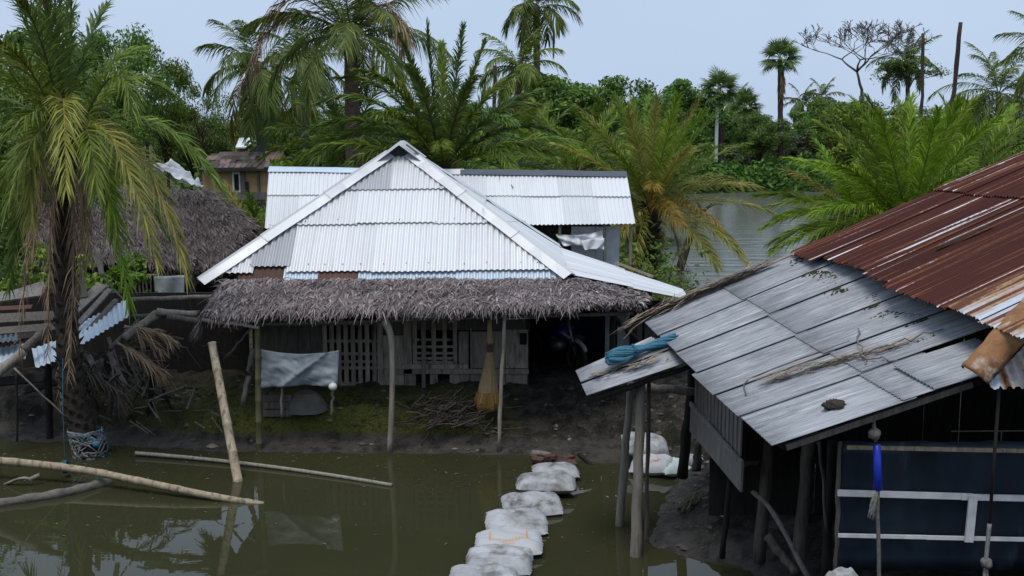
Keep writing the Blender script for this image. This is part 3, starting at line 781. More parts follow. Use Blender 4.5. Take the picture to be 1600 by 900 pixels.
# thatch skirt along the front
TL, TR = at(352, 438, 17.72), at(905, 436, 17.72)
E0, E1 = at(330, 488, 16.85), at(905, 473, 16.8)
TR2, E2 = at(1012, 460, 17.7), at(1003, 472, 16.9)
TLs, ELs = at(352, 432, 18.6), at(322, 505, 17.9)
sb = MB(); slab(sb, TL, TR, E0, E1, .14); sb.build('thatch_bed', 'thatch_base', H)
sb = MB(); slab(sb, TR + Vector((.004, 0, -.004)), TR2, E1 + Vector((.004, 0, -.004)), E2, .12); sb.build('thatch_bed', 'thatch_base', H)
sb = MB(); slab(sb, TLs, TL + Vector((-.004, 0, -.004)), ELs, E0 + Vector((-.004, 0, -.004)), .12); sb.build('thatch_bed', 'thatch_base', H)
dv = Vector((0, -.02, -.02))
blades('thatch', 'thatch', H, [
    (TL, TR, E0 + dv, E1 + dv, 20000, .19, .027, .008, .62),
    (TL.lerp(E0, .1), TR.lerp(E1, .1), E0 + dv, E1 + dv, 4200, .34, .012, .012, .35),
    (TR, TR2, E1 + dv, E2 + dv, 3600, .19, .026, .008, .62),
    (TLs, TL, ELs, E0 + dv, 2500, .28, .020, .012, .35),
    (TL.lerp(E0, .88), TR.lerp(E1, .88), E0 + dv * 2, E1 + dv * 2, 3600, .12, .018, -.05, .5),
    (TR.lerp(E1, .88), TR2.lerp(E2, .88), E1 + dv, E2 + dv, 600, .14, .018, -.05, .5),
    (TLs.lerp(ELs, .4), TL.lerp(E0, .5), ELs + Vector((-.12, 0, -.10)), E0 + Vector((-.06, -.02, -.06)), 900, .34, .022, 0, .25),
], seed=3)
# straw cord pressed over the thatch
for a, b in (((372, 462), (1000, 452)),):
    mb = MB(); pts = [TL.lerp(E0, .5).lerp(TR.lerp(E1, .45), i / 14) + Vector((0, -.05, .045 + rnd.uniform(-.008, .008))) for i in range(15)]
    mb.tube(pts, .005, 5); mb.build('thatch_cord', 'grey_wood', H)

# posts and eave poles
def npole(p0, p1, r, mat, r2=None, wob=.010, seed=1, parent=H, name='post'):
    mb = MB(); pole(mb, p0, p1, r, r2, wob, seed=seed); return mb.build(name, mat, parent, True)
mb = MB(); bamboo(mb, at(405, 716, 16.85) + Vector((0, 0, -.1)), at(402, 490, 16.95), .055); mb.build('post', 'bamboo_green', H, True)
mb = MB(); mb.tube(smooth_poly([at(608, 712, 16.75), at(612, 640, 16.78), at(613, 560, 16.8), at(610, 522, 16.8), at(601, 500, 16.82)], 14), [.045, .045, .045, .046, .044, .043, .044, .045, .048, .05, .055, .06, .065, .06], 8)
mb.build('post', 'bamboo_old', H, True)
npole(at(779, 705, 16.72), at(789, 490, 16.85), .033, 'bamboo_old', .03, seed=4)
npole(at(610, 620, 17.4) , at(613, 500, 17.4), .012, 'grey_wood', seed=41)
npole(at(317, 500, 16.75), at(405, 512, 16.8), .035, 'bamboo_old', seed=5, name='eave_pole')
npole(at(400, 507, 16.95), at(990, 490, 16.95), .035, 'old_wood', seed=6, name='eave_pole')
npole(at(958, 640, 17.6), at(957, 478, 17.6), .06, 'dark_shade_wood', seed=7)
npole(at(990, 640, 18.6), at(992, 478, 18.6), .06, 'dark_shade_wood', seed=8)
npole(at(955, 492, 17.6), at(1000, 535, 18.0), .05, 'dark_shade_wood', seed=9, name='brace')
npole(at(352, 560, 17.2), at(392, 512, 17.0), .022, 'old_wood', seed=10, name='brace')
npole(at(345, 520, 17.9), at(372, 532, 17.9), .015, 'old_wood', seed=11, name='brace')
mb = MB(); mb.bar(at(790, 495, 16.95), at(905, 489, 16.95), .09, .03, up=(0, 1, 0)); mb.build('eave_board', 'panel_wood', H)
mb = MB(); mb._add([at(650, 494, 16.92), at(705, 492, 16.92), at(690, 500, 16.95), at(665, 501, 16.95)], [(0, 1, 2, 3)]); mb.build('eave_plastic', 'plastic_grey', H)

# front wall at y = WY: boards, rails and two lattice windows
WY = 18.35
def brd(x0, y0, x1, y1, mat='panel_wood', name='wall_board', dy=0.0, th=.03, parent=None):
    a, b = at(x0, y1, WY), at(x1, y0, WY)
    mb = MB(); mb.box(((a.x + b.x) / 2, WY + dy, (a.z + b.z) / 2), (b.x - a.x, th, b.z - a.z)); return mb.build(name, mat, parent or H)
for x0 in range(410, 500, 16):
    brd(x0, 495, x0 + 15.2, 603 + rnd.uniform(-3, 3), 'old_wood', dy=rnd.uniform(0, .012))
brd(470, 492, 502, 545, 'old_wood', name='door_board', dy=-.045)
for x0, y0, x1, y1 in ((597, 524, 631, 602), (717, 518, 732, 568), (735, 518, 762, 575), (763, 517, 789, 575), (790, 515, 825, 575), (703, 584, 718, 607), (719, 584, 734, 609), (735, 584, 790, 610), (791, 584, 824, 607), (633, 584, 650, 602), (672, 584, 684, 600)):
    brd(x0, y0, x1, y1, dy=rnd.uniform(-.008, .008))
brd(600, 490, 826, 516, 'old_wood', dy=.02); brd(597, 502, 632, 523, 'old_wood', dy=.024)
brd(632, 490, 643, 584, dy=-.04, name='wall_post', th=.06)
brd(594, 500, 598, 603, dy=-.03, name='wall_post', th=.05)
brd(597, 575.5, 826, 583, dy=-.05, name='rail', th=.04); brd(627, 568, 732, 575, dy=-.052, name='rail', th=.04)
brd(735, 512, 737, 576, dy=-.03, name='rail', th=.02); brd(660, 492, 664.5, 606, 'grey_wood', dy=-.09, name='wall_stick', th=.03)
brd(812, 520, 823, 538, 'dark_hollow', dy=-.02, name='knot_hole')
def lattice(x0, y0, x1, y1, vs, hs, vw=2.2, hw=1.7):
    a, b = at(x0, y1, WY), at(x1, y0, WY)
    wp = MB(); wp.box(((a.x + b.x) / 2, WY + .02, a.z + .01), (b.x - a.x, .05, .03))
    win = wp.build('window', 'panel_wood', H); tag(win, 'lattice window of thin wooden slats')
    for x in vs: brd(x - vw, y0, x + vw, y1, name='slat', dy=-.006, th=.018, parent=win)
    for y in hs: brd(x0, y - hw, x1, y + hw, name='slat', dy=.014, th=.018, parent=win)
lattice(505, 503, 594, 602, [508, 519, 530, 541, 552, 563, 574, 585, 593], [506, 533, 553, 565, 575, 599], vw=2.4, hw=2.3)
lattice(645, 496, 713, 568, [648, 662, 678, 695, 711], [531, 542, 552, 560, 566], vw=3.0, hw=2.0)
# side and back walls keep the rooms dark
mb = MB(); mb.box((FL.x + .25 + .4, 20.2, 1.75), (.05, 3.6, 2.1)); mb.build('side_wall', 'dark_shade_wood', H)
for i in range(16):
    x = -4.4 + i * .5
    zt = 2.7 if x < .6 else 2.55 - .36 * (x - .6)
    mb = MB(); mb.box((x, 21.9 + rnd.uniform(-.01, .01), (.65 + zt) / 2), (.49, .04, zt - .65)); mb.build('wall_board', 'dark_shade_wood', H)
mb = MB(); mb.box((.27, 20.1, 1.75), (.05, 3.5, 2.1)); mb.build('side_wall', 'dark_shade_wood', H)
mb = MB(); mb.box((-2.05, 20.1, 2.72), (4.6, 3.6, .03)); mb.build('loft_floor', 'dark_shade_wood', H)
# navy corrugated panel inside the open bay
BP0 = at(868, 548, 20.9)
sheet('wall_sheet', lambda u, v: BP0 + Vector((u, 0, v)), Vector((0, -1, 0)), 0, .95, 0, .75, 'tin_navy', H, seed=k, pitch=.08)
# right side wall of the bay: pale sacking and thin poles
for i, (x0, x1, m) in enumerate(((945, 958, 'plastic_grey'), (964, 984, 'plastic_grey'), (993, 1004, 'clay'), (1006, 1032, 'old_wood'))):
    a, b = at(x0, 560, 19.0 + i * .02), at(x1, 482, 19.0 + i * .02)
    mb = MB(); mb.box(((a.x + b.x) / 2, a.y, (a.z + b.z) / 2), (b.x - a.x, .03, b.z - a.z)); mb.build('side_panel', m, H)
mb = MB(); mb.box((2.45, 20.4, 1.3), (.05, 2.6, 1.4)); mb.build('side_wall', 'dark_shade_wood', H)

# ================================================================== long shed behind
S = thing('long_shed', (-1, 25, .75), 'long shed with a low white tin gable roof behind the hipped house', 'shed')
SL, SR = at(414, 357, 24.0), at(993, 351, 24.0)
RL, RR = at(421, 262, 25.8), at(979, 272, 25.8)
def Ps(u, v):
    t = v / 2.2; s = u / 8.2
    return SL.lerp(SR, s).lerp(RL.lerp(RR, s), t)
Ns = (SR - SL).cross(RL - SL).normalized()
for r, (v0, v1) in enumerate(((0, 1.25), (1.15, 2.2))):
    x = 0.0; j = 0
    while x < 8.2 - .01:
        x1 = min(8.2, x + (.74 if r == 0 else .82)); x1 = 8.2 if 8.2 - x1 < .2 else x1
        sheet('roof_sheet', Ps, Ns, max(0, x - .03), x1 + (.03 if x1 < 8.2 else 0), v0 + rnd.uniform(-.02, .02), v1, 'tin_bright' if (j * 7 + r) % 3 else 'tin_white', S, lift=.012 * r + .006 * (j % 2), tilt=.014, amp=.013, seed=k, uvoff=k * 2.7); k += 1
        x = x1; j += 1
SBL, SBR = SL + Vector((0, 3.6, 0)), SR + Vector((0, 3.6, 0))
def Psb(u, v):
    t = v / 2.2; s = u / 8.2
    return SBL.lerp(SBR, s).lerp(RL.lerp(RR, s), t)
for j in range(6):
    sheet('roof_sheet', Psb, Vector((0, .56, .83)), 8.2 * j / 6, 8.2 * (j + 1) / 6, 0, 2.2, 'tin_white', S, seg=4, lift=.006 * (j % 2), seed=k); k += 1
for s0, s1, m, dz in ((0, .285, 'tin_blue', .02), (.28, .545, 'tin_white', .03), (.535, .78, 'tin_slate', .035), (.775, 1.0, 'tin_slate', .045)):
    A_, B_ = RL.lerp(RR, s0), RL.lerp(RR, s1); vs = []
    for i in range(7):
        c = A_.lerp(B_, i / 6)
        for yy, zz in ((-.20, -.10), (-.05, .0), (0, .02), (.05, 0), (.20, -.11)):
            vs.append(c + Vector((0, yy, zz + dz + rnd.uniform(-.006, .006))))
    put('ridge_cap', mesh_of('ridge_cap', vs, [[r * 5 + c, r * 5 + c + 1, (r + 1) * 5 + c + 1, (r + 1) * 5 + c] for r in range(6) for c in range(4)], False, [(i % 5 * .1, i // 5 * .3) for i in range(35)]), m, S)
for x in np.arange(SL.x + .2, SR.x - .6, .55):
    mb = MB(); mb.box((x + .27, 24.5 + rnd.uniform(0, .02), (SL.z + .7) / 2), (.54, .04, SL.z - .7)); mb.build('wall_board', 'dark_shade_wood' if x < 1.0 else 'plastic_white', S)
mb = MB(); mb.box(((SL.x + SR.x) / 2, 27.0, 1.9), (7.6, .05, 2.4)); mb.build('back_wall', 'dark_shade_wood', S)
for px in (874, 944, 985):
    npole(at(px, 420, 24.2), at(px + 1, 352, 24.2), .04, 'bamboo_old', seed=px, parent=S)
# gathered white plastic under the shed's eave
def cloth(name, P, nu, nv, mat, parent=None, th=.004, smooth=True):
    vs = [P(i / nu, j / nv) for i in range(nu + 1) for j in range(nv + 1)]
    fs = [[i * (nv + 1) + j, (i + 1) * (nv + 1) + j, (i + 1) * (nv + 1) + j + 1, i * (nv + 1) + j + 1] for i in range(nu) for j in range(nv)]
    o = put(name, mesh_of(name, vs, fs, smooth), mat, parent)
    md = o.modifiers.new('thickness', 'SOLIDIFY'); md.thickness = th
    return o
q0, q1, q2, q3 = at(868, 366, 24.1), at(942, 360, 24.1), at(942, 386, 24.0), at(880, 384, 23.9)
cloth('plastic_curtain', lambda u, v: q0.lerp(q1, u).lerp(q3.lerp(q2, u), v) + Vector((0, .07 * math.sin(u * 21 + v * 3) + .05 * math.sin(u * 9 - v * 7), -.05 * math.sin(u * 3.1) * (1 - v))), 26, 10, 'plastic_white', S)
q4, q5, q6, q7 = at(905, 378, 23.85), at(944, 372, 23.85), at(944, 392, 23.75), at(915, 390, 23.75)
cloth('plastic_fold', lambda u, v: q4.lerp(q5, u).lerp(q7.lerp(q6, u), v) + Vector((0, .05 * math.sin(u * 11 + v * 5), .03 * math.sin(v * 6 + u * 3))), 14, 8, 'plastic_white', S)

# ================================================================== thatched hut on the left
T = thing('thatched_hut', (-7.5, 25, .75), 'sagging hut with a dark grey-brown thatch roof, left of the white tin roof', 'hut')
tr0, tr1 = at(215, 292, 25.0), at(318, 300, 26.0)
te0, te1 = at(250, 405, 22.6), at(398, 352, 24.2)
te2 = at(335, 412, 23.2)
sag = lambda P: P
# ridge from tr0 to tr1, front slope to eave te0..te2, right hip end to te1
sb = MB(); slab(sb, tr0, tr1, te0, te2, .2); sb.build('thatch_bed', 'thatch_base', T)
sb = MB(); slab(sb, tr1 + Vector((-.3, 0, 0)), tr1 + Vector((.05, .3, -.004)), te2 + Vector((.004, 0, -.004)), te1, .2); sb.build('thatch_bed', 'thatch_base', T)
tl2, tel2 = tr0 + Vector((-2.6, 0, -.1)), te0 + Vector((-2.6, 0, .05))
sb = MB(); slab(sb, tl2, tr0 + Vector((-.004, 0, .0)), tel2, te0 + Vector((-.004, 0, 0)), .2); sb.build('thatch_bed', 'thatch_base', T)
tb0, tb1 = tr0 + Vector((-2.6, 2.6, -1.1)), tr1 + Vector((0, 2.6, -1.1))
sb = MB(); slab(sb, tl2, tr1, tb0, tb1, .2); sb.build('thatch_bed', 'thatch_base', T)
up = Vector((0, 0, .03))
blades('thatch', 'thatch_dark', T, [
    (tr0 + up, tr1 + up, te0, te2, 15000, .34, .028, .0, .30),
    (tr1 + up + Vector((-.35, 0, 0)), tr1 + Vector((.05, .3, .02)), te2, te1, 7000, .30, .026, .0, .32),
    (tl2 + up, tr0 + up, tel2, te0, 5000, .34, .03, .0, .30),
    (te0.lerp(tr0, .06), te2.lerp(tr1, .06), te0 + Vector((0, -.05, -.12)), te2 + Vector((0, -.05, -.12)), 1400, .30, .025, -.03, .3),
    (te2.lerp(tr1, .06), te1.lerp(tr1, .06), te2 + Vector((0, -.05, -.12)), te1 + Vector((0.05, -.05, -.10)), 900, .30, .025, -.03, .3),
], seed=5)
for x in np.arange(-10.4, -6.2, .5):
    mb = MB(); mb.box((x, 24.0 + rnd.uniform(0, .02), 1.6), (.49, .04, 2.0)); mb.build('wall_board', 'dark_shade_wood', T)
mb = MB(); mb.box((-8.2, 27.2, 1.7), (4.6, .05, 2.2)); mb.build('back_wall', 'dark_shade_wood', T)
for i, px in enumerate(range(206, 243, 6)):                     # slatted opening
    npole(at(px, 476, 22.3), at(px + rnd.uniform(-1, 1), 432, 22.3), .022, 'old_wood', seed=100 + i, parent=T, name='slat')
npole(at(200, 431, 22.28), at(246, 430, 22.28), .025, 'grey_wood', seed=120, parent=T, name='rail')
npole(at(300, 470, 22.6), at(306, 405, 22.8), .06, 'dark_shade_wood', seed=121, parent=T)
npole(at(365, 480, 23.6), at(372, 380, 23.8), .06, 'dark_shade_wood', seed=122, parent=T)
# scraps
a = [at(240, 432, 22.25), at(288, 430, 22.2), at(291, 492, 22.2), at(246, 489, 22.25)]
o = cloth('plastic_sheet', lambda u, v: a[0].lerp(a[1], u).lerp(a[3].lerp(a[2], u), v) + Vector((0, .03 * math.sin(u * 9 + v * 4) - .05 * v, 0)), 14, 14, 'plastic_grey')
tag(o, 'pale grey plastic sheet hung beside the slatted opening of the thatched hut', 'plastic sheet')
a2 = [at(240, 268, 24.9), at(268, 258, 25.0), at(322, 296, 25.3), at(300, 296, 25.0)]
o = cloth('plastic_sheet', lambda u, v: a2[0].lerp(a2[1], v).lerp(a2[3].lerp(a2[2], v), u) + Vector((0, -.04, .0 + .16 * float(vnoise(np.array([u * 9.0]), np.array([v * 5.0]))[0]) + .06 * float(vnoise(np.array([u * 23.0]), np.array([v * 11.0]))[0]))), 20, 8, 'plastic_white')
tag(o, 'crumpled white plastic sheet thrown over the ridge of the thatched hut', 'plastic sheet')

# ================================================================== tan house, reddish hut and pale roof far behind
B = thing('tan_house', at(380, 306, 44), 'small tan plastered house with a patchy dark tiled roof beyond the thatched hut', 'house')
a, b = at(320, 308, 44), at(421, 262, 44)
def wallrect(x0, y0, x1, y1, Y, mat, name, parent, th=.12, dy=0):
    p, q = at(x0, y1, Y), at(x1, y0, Y)
    mb = MB(); mb.box(((p.x + q.x) / 2, Y + dy, (p.z + q.z) / 2), (q.x - p.x, th, q.z - p.z)); return mb.build(name, mat, parent)
wallrect(318, 264, 421, 306, 44, 'tan_plaster', 'wall', B)
wallrect(316, 300, 424, 312, 44, 'clay', 'plinth', B, th=.3)
wd = wallrect(365, 268, 377, 300, 44, 'concrete_white', 'window', B, dy=-.08); wallrect(368, 272, 374, 297, 44, 'dark_hollow', 'pane', wd, dy=-.15, th=.03)
wallrect(384, 284, 389, 303, 44, 'dark_shade_wood', 'door', B, dy=-.08); wallrect(404, 264, 406, 304, 44, 'old_wood', 'post', B, dy=-.1); wallrect(377.5, 264, 383, 302, 44, 'old_wood', 'post', B, dy=-.1)
c0, c1, d0, d1 = at(312, 265, 43.6), at(424, 263, 43.6), at(330, 240, 45.5), at(408, 240, 45.5)
sb = MB(); slab(sb, d0, d1, c0, c1, .1); roof = sb.build('roof', 'tile_dark', B)
for i in range(12):
    for j in range(4):
        if rnd.random() < .18: continue
        p = d0.lerp(d1, (i + .5) / 12).lerp(c0.lerp(c1, (i + .5) / 12), (j + .5) / 4); mb = MB(); mb.box(p + Vector((0, 0, .05)), (.2, .5, .04), Matrix.Rotation(.32, 3, 'X') @ Matrix.Rotation(rnd.uniform(-.1, .1), 3, 'Z'))
        mb.build('tile', rnd.choice(['tile_dark', 'tile_dark', 'thatch_red', 'clay']), roof)
B2 = thing('thatched_hut', at(436, 262, 52), 'far hut with a dusty reddish thatch roof between the tan house and the shed', 'hut')
c0, c1, d0, d1 = at(398, 257, 51.5), at(474, 257, 51.5), at(408, 236, 53), at(459, 236, 53)
sb = MB(); slab(sb, d0, d1, c0, c1, .2); sb.build('roof', 'thatch_red', B2)
wallrect(404, 256, 468, 284, 52, 'old_wood', 'wall', B2)
B3 = thing('tin_hut', at(385, 232, 75), 'far hut with a bright white tin roof glimpsed between the palms', 'hut')
c0, c1, d0, d1 = at(368, 230, 74), at(402, 230, 74), at(374, 215, 76), at(398, 215, 76)
sb = MB(); slab(sb, d0, d1, c0, c1, .1); sb.build('roof', 'tin_bright', B3); wallrect(371, 229, 400, 244, 75, 'old_wood', 'wall', B3)

# ================================================================== stilt hut on the right
G = thing('stilt_hut', (3.2, 11, .5), 'stilt hut on the mud mound with a grey sheet roof topped by rust-red tin', 'hut')
def eave(Y):
    t = (Y - 8.5) / (14.3 - 8.5); return Vector((2.03 + (1.74 - 2.03) * t, Y, 0))
En, Ef = at(1205, 703, 8.5), at(1007, 503, 14.3)
def slope(Y): t = (Y - 8.5) / 5.8; return .352 * (1 - t) + .442 * t
def Pg(u, v):                    # u = depth, v = horizontal run up from the eave
    t = (u - 8.5) / 5.8; e = En.lerp(Ef, t)
    return Vector((e.x + v, u, e.z + slope(u) * v - .02 * math.sin(t * math.pi)))
Ng = Vector((-.37, 0, .93))
Ys = [8.5, 9.5, 10.32, 11.25, 12.3, 13.3, 14.3]
for j in range(6):
    split = 1.06 + .03 * math.sin(j * 2.1)
    for r, (v0, v1) in enumerate(((rnd.uniform(-.03, .02), split + .1), (split, 2.6))):
        if j == 0: v1 = min(v1, 1.62)
        sheet('roof_sheet', Pg, Ng, Ys[j] - (.02 if j else 0), Ys[j + 1] + .03, v0, v1, 'grey_board', G, pitch=.066, amp=.0085, lift=.008 * r, tilt=.007, seed=k, uvoff=k * 2.3, thick=-.005, ulift=.024); k += 1
sheet('roof_sheet', Pg, Ng, 8.46, 9.3, 1.30, 2.0, 'grey_board', G, pitch=.066, amp=.0085, lift=.04, tilt=.02, seed=k, uvoff=77, thick=-.006)
# low sheet sticking out to the left on posts
la, lb, lc, ld = at(918, 622, 12.3), at(1085, 567, 12.3), at(1020, 528, 13.3), at(900, 581, 13.2)
Pq = lambda u, v: la.lerp(ld, u / .95).lerp(lb.lerp(lc, u / .95), v / 1.3)
for j in range(2):
    sheet('roof_sheet', Pq, Vector((-.3, 0, .95)), .475 * j, .475 * (j + 1) + .03, 0, 1.3, 'grey_board', G, pitch=.066, amp=.0085, lift=.004 * j, ulift=.03, seed=k, uvoff=k * 3.3, thick=-.006); k += 1
# rust-red upper roof
def Pred(u, v):
    t = (u - 8.4) / 5.9
    e = at(1560, 515, 8.4).lerp(at(1250, 391, 14.3), t)
    return Vector((e.x + v, u, e.z + (.50 * (1 - t) + .437 * t) * v))
Nred = Vector((-.42, 0, .91))
RY = [8.0, 8.72, 9.4, 10.1, 10.9, 11.7, 12.5, 13.3, 14.3]
for j in range(8):
    for r, (v0, v1) in enumerate(((0, 1.9), (1.75, 4.2))):
        sheet('roof_sheet', Pred, Nred, RY[j] - (.02 if j else 0), RY[j + 1] + .03, v0 + (rnd.uniform(-.12, .10) if j > 3 and r == 0 else rnd.uniform(-.02, .02)), v1, 'rust_pale' if (j <= 1 and r == 0) else 'rust_red', G, pitch=.075, amp=.010, lift=.012 * r + .01 * (j % 2), tilt=.012, jag=.05 if j > 2 and r == 0 else .012, seed=k, uvoff=k * 4.1); k += 1
# far slope of the red roof, beyond its ridge
rA, rB = Pred(8.0, 4.2), Pred(14.3, 4.2)
sheet('roof_sheet', lambda u, v: rA.lerp(rB, u / 6.3) + Vector((v, 0, -.45 * v)), Vector((.4, 0, .9)), 0, 6.3, 0, 3.5, 'rust_red', G, pitch=.15, seed=k); k += 1
# bare rafter along the far edge
mb = MB(); pole(mb, Ef + Vector((.0, .06, .02)), Pred(14.3, 3.9) + Vector((0, .07, .0)), .028, seed=201); mb.build('edge_pole', 'bamboo_old', G, True)
# rolled rusty hip cap and the front hip face at the near corner
hc = [at(1524, 588, 8.33), at(1540, 570, 8.34), at(1570, 536, 8.38), at(1604, 498, 8.5), at(1650, 455, 8.8), at(1730, 400, 9.3)]
pts = smooth_poly(hc, 22); vs = []; M_ = 9
for i, p in enumerate(pts):
    d = (pts[min(i + 1, 21)] - pts[max(i - 1, 0)]).normalized(); sx = Vector((.55, -.75, -.1)); sx = (sx - d * sx.dot(d)).normalized(); nz = d.cross(sx).normalized()
    if nz.z < 0: nz = -nz
    rr = .13 + .006 * math.sin(i * 1.7) + rnd.uniform(-.004, .004)
    for q in range(M_):
        a = math.pi * (1.12 * q / (M_ - 1) - .06)
        vs.append(p + sx * math.cos(a) * rr * .95 + nz * math.sin(a) * rr * .62 + nz * .02)
o = put('hip_cap', mesh_of('hip_cap', vs, [[i * M_ + q, i * M_ + q + 1, (i + 1) * M_ + q + 1, (i + 1) * M_ + q] for i in range(21) for q in range(M_ - 1)], True), 'rust_orange', G)
o.modifiers.new('thickness', 'SOLIDIFY').thickness = .008
fA, fB, fT = at(1545, 600, 8.28), at(2450, 608, 8.1), at(1730, 400, 9.3)
Ph, Nh, Wh, Lh, uh = face_frame(fA, fB, fT)
sheet('roof_sheet', Ph, Nh, 0, Wh, -.02, lambda u: max(.05, min(u / uh, 1) * Lh), 'rust_pale', G, pitch=.075, amp=.011, seed=5, jag=.03)
# rafters and purlins under the near edge
mb = MB(); mb.bar(En + Vector((.14, .08, .0)), Pg(8.5, 1.62) + Vector((0, .08, -.045)), .04, .05); mb.build('rafter', 'old_wood', G)
mb = MB(); mb.bar(En + Vector((.2, .22, -.03)), Pg(8.5, .9) + Vector((0, .22, -.10)), .04, .05); mb.build('rafter', 'grey_wood', G)
for v in (.15, .95, 1.7, 2.4):
    npole(Pg(8.6, v) + Vector((0, 0, -.06)), Pg(14.2, v) + Vector((0, 0, -.06)), .035, 'dark_shade_wood', seed=int(v * 50), parent=G, name='purlin')
npole(la + Vector((.05, .08, -.04)), lb + Vector((0, .1, -.05)), .035, 'dark_shade_wood', seed=301, parent=G, name='purlin')
npole(ld + Vector((.05, -.08, -.05)), lc + Vector((0, -.1, -.06)), .035, 'dark_shade_wood', seed=302, parent=G, name='purlin')
# floor, light-blocking rear and side walls; shade put into their dark colour
mb = MB(); mb.box((5.6, 10.7, 1.38), (4.4, 3.3, .06)); mb.build('floor', 'dark_shade_wood', G)
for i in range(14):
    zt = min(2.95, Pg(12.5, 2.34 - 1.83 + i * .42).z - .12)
    mb = MB(); mb.box((2.55 + i * .42, 12.5 + rnd.uniform(-.02, .02), (.5 + zt) / 2), (.41, .03, zt - .5)); mb.build('wall_board', 'dark_shade_wood', G)
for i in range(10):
    mb = MB(); mb.box((8.0, 8.9 + i * .4, 1.9), (.03, .39, 3.4)); mb.build('wall_board', 'dark_shade_wood', G)
# woven side panel and board under the left eave
pa, pb = at(1086, 600, 12.9), at(1160, 668, 11.1)
for i in range(13):
    t = (i + .5) / 13; c = pa.lerp(pb, t); e = Pg(c.y, max(0, c.x - eave(c.y).x)); zt = e.z - .07
    zb = 1.76 - .12 * t
    mb = MB(); mb.bar(Vector((c.x, c.y, zb)), Vector((c.x + rnd.uniform(-.005, .005), c.y, zt)), .018, .145, up=(0, 1, 0)); mb.build('panel_slat', 'grey_wood', G)
for z0, z1, m, n in ((1.40, 1.74, 'panel_wood', 'side_board'),):
    mb = MB(); A_ = Vector((pa.x - .03, pa.y + .05, (z0 + z1) / 2)); B_ = Vector((pb.x - .02, pb.y - .15, (z0 + z1) / 2 - .10)); mb.bar(A_, B_, .025, z1 - z0, up=(0, 0, 1)); mb.build(n, 'grey_wood', G)
mb = MB(); mb.bar(Vector((pa.x - .05, pa.y, 1.76)), Vector((pb.x - .04, pb.y, 1.62)), .03, .05); mb.build('rail', 'grey_wood', G)
# posts
def gpost(x0, y0, x1, y1, Y0, Y1, r, mat, seed, name='post', r2=None, wob=.010):
    return npole(at(x0, y0, Y0), at(x1, y1, Y1), r, mat, r2, wob, seed, G, name)
gpost(966, 842, 986, 598, 13.5, 13.3, .055, 'bamboo_old', 401)
gpost(991, 905, 1002, 600, 12.45, 12.6, .068, 'bamboo_old', 402, wob=.012)
gpost(1010, 880, 1014, 596, 13.0, 13.0, .03, 'old_wood', 403)
gpost(1066, 745, 1085, 560, 14.0, 13.6, .075, 'dark_shade_wood', 404)
gpost(1088, 735, 1092, 690, 14.6, 14.6, .07, 'old_wood', 405)
gpost(1128, 872, 1152, 660, 11.9, 11.6, .035, 'dark_shade_wood', 406)
gpost(1186, 878, 1203, 660, 11.75, 11.5, .075, 'old_wood', 407)
gpost(1246, 895, 1266, 660, 11.2, 11.0, .075, 'old_wood', 408)
gpost(1120, 735, 1126, 690, 13.0, 13.0, .06, 'dark_shade_wood', 409)
gpost(1290, 900, 1300, 690, 10.0, 9.8, .05, 'dark_shade_wood', 410)
gpost(1008, 606, 1086, 612, 13.6, 13.4, .062, 'grey_wood', 411, name='cross_log')
gpost(1145, 728, 1185, 722, 12.2, 12.2, .03, 'old_wood', 412, name='cross_log')
# navy sheet wall with pale battens at the front right
TY = 8.85
w0, w1 = at(1308, 900, TY), at(2330, 690, TY)
w0.z = 1.32
cloth('tarp_wall', lambda u, v: Vector((w0.x + (w1.x - w0.x) * u, TY + .018 * math.sin(u * 52 + v * 2) + .012 * math.sin(u * 115), w0.z + (w1.z - w0.z) * v)), 130, 10, 'tarp_navy', G)
def batten(x0, y0, x1, y1, w, mat, dy=-.05, name='batten'):
    p, q = at(x0, y0, TY), at(x1, y1, TY); p.y += dy; q.y += dy
    mb = MB(); mb.bar(p, q, .022, w, up=(0, 0, 1) if abs(x1 - x0) > 50 else (1, 0, 0)); return mb.build(name, mat, G)
batten(1320, 696, 2320, 716, .034, 'bamboo_new')
batten(1306, 767, 1516, 773, .052, 'white_paint_wood'); batten(1498, 773, 2320, 790, .05, 'white_paint_wood', dy=-.056)
batten(1307, 833, 1444, 836, .030, 'white_paint_wood'); batten(1443, 836, 2320, 853, .032, 'white_paint_wood', dy=-.055)
batten(1514, 771, 1507, 841, .07, 'white_paint_wood', dy=-.085)
gpost(1306, 905, 1312, 690, 8.88, 8.86, .022, 'old_wood', 420, name='wall_post')
gpost(1292, 830, 1280, 690, 9.6, 9.5, .018, 'old_wood', 421, name='wall_post')
mb = MB(); p = [at(1486, 700, 9.3), at(1486, 674, 9.3), at(1620, 673, 9.3), at(1565, 673, 9.3), at(1564, 700, 9.3)]
mb.tube(p[:3], .006, 6); mb.tube(p[3:], .006, 6); mb.build('inner_frame', 'rope_grey', G)

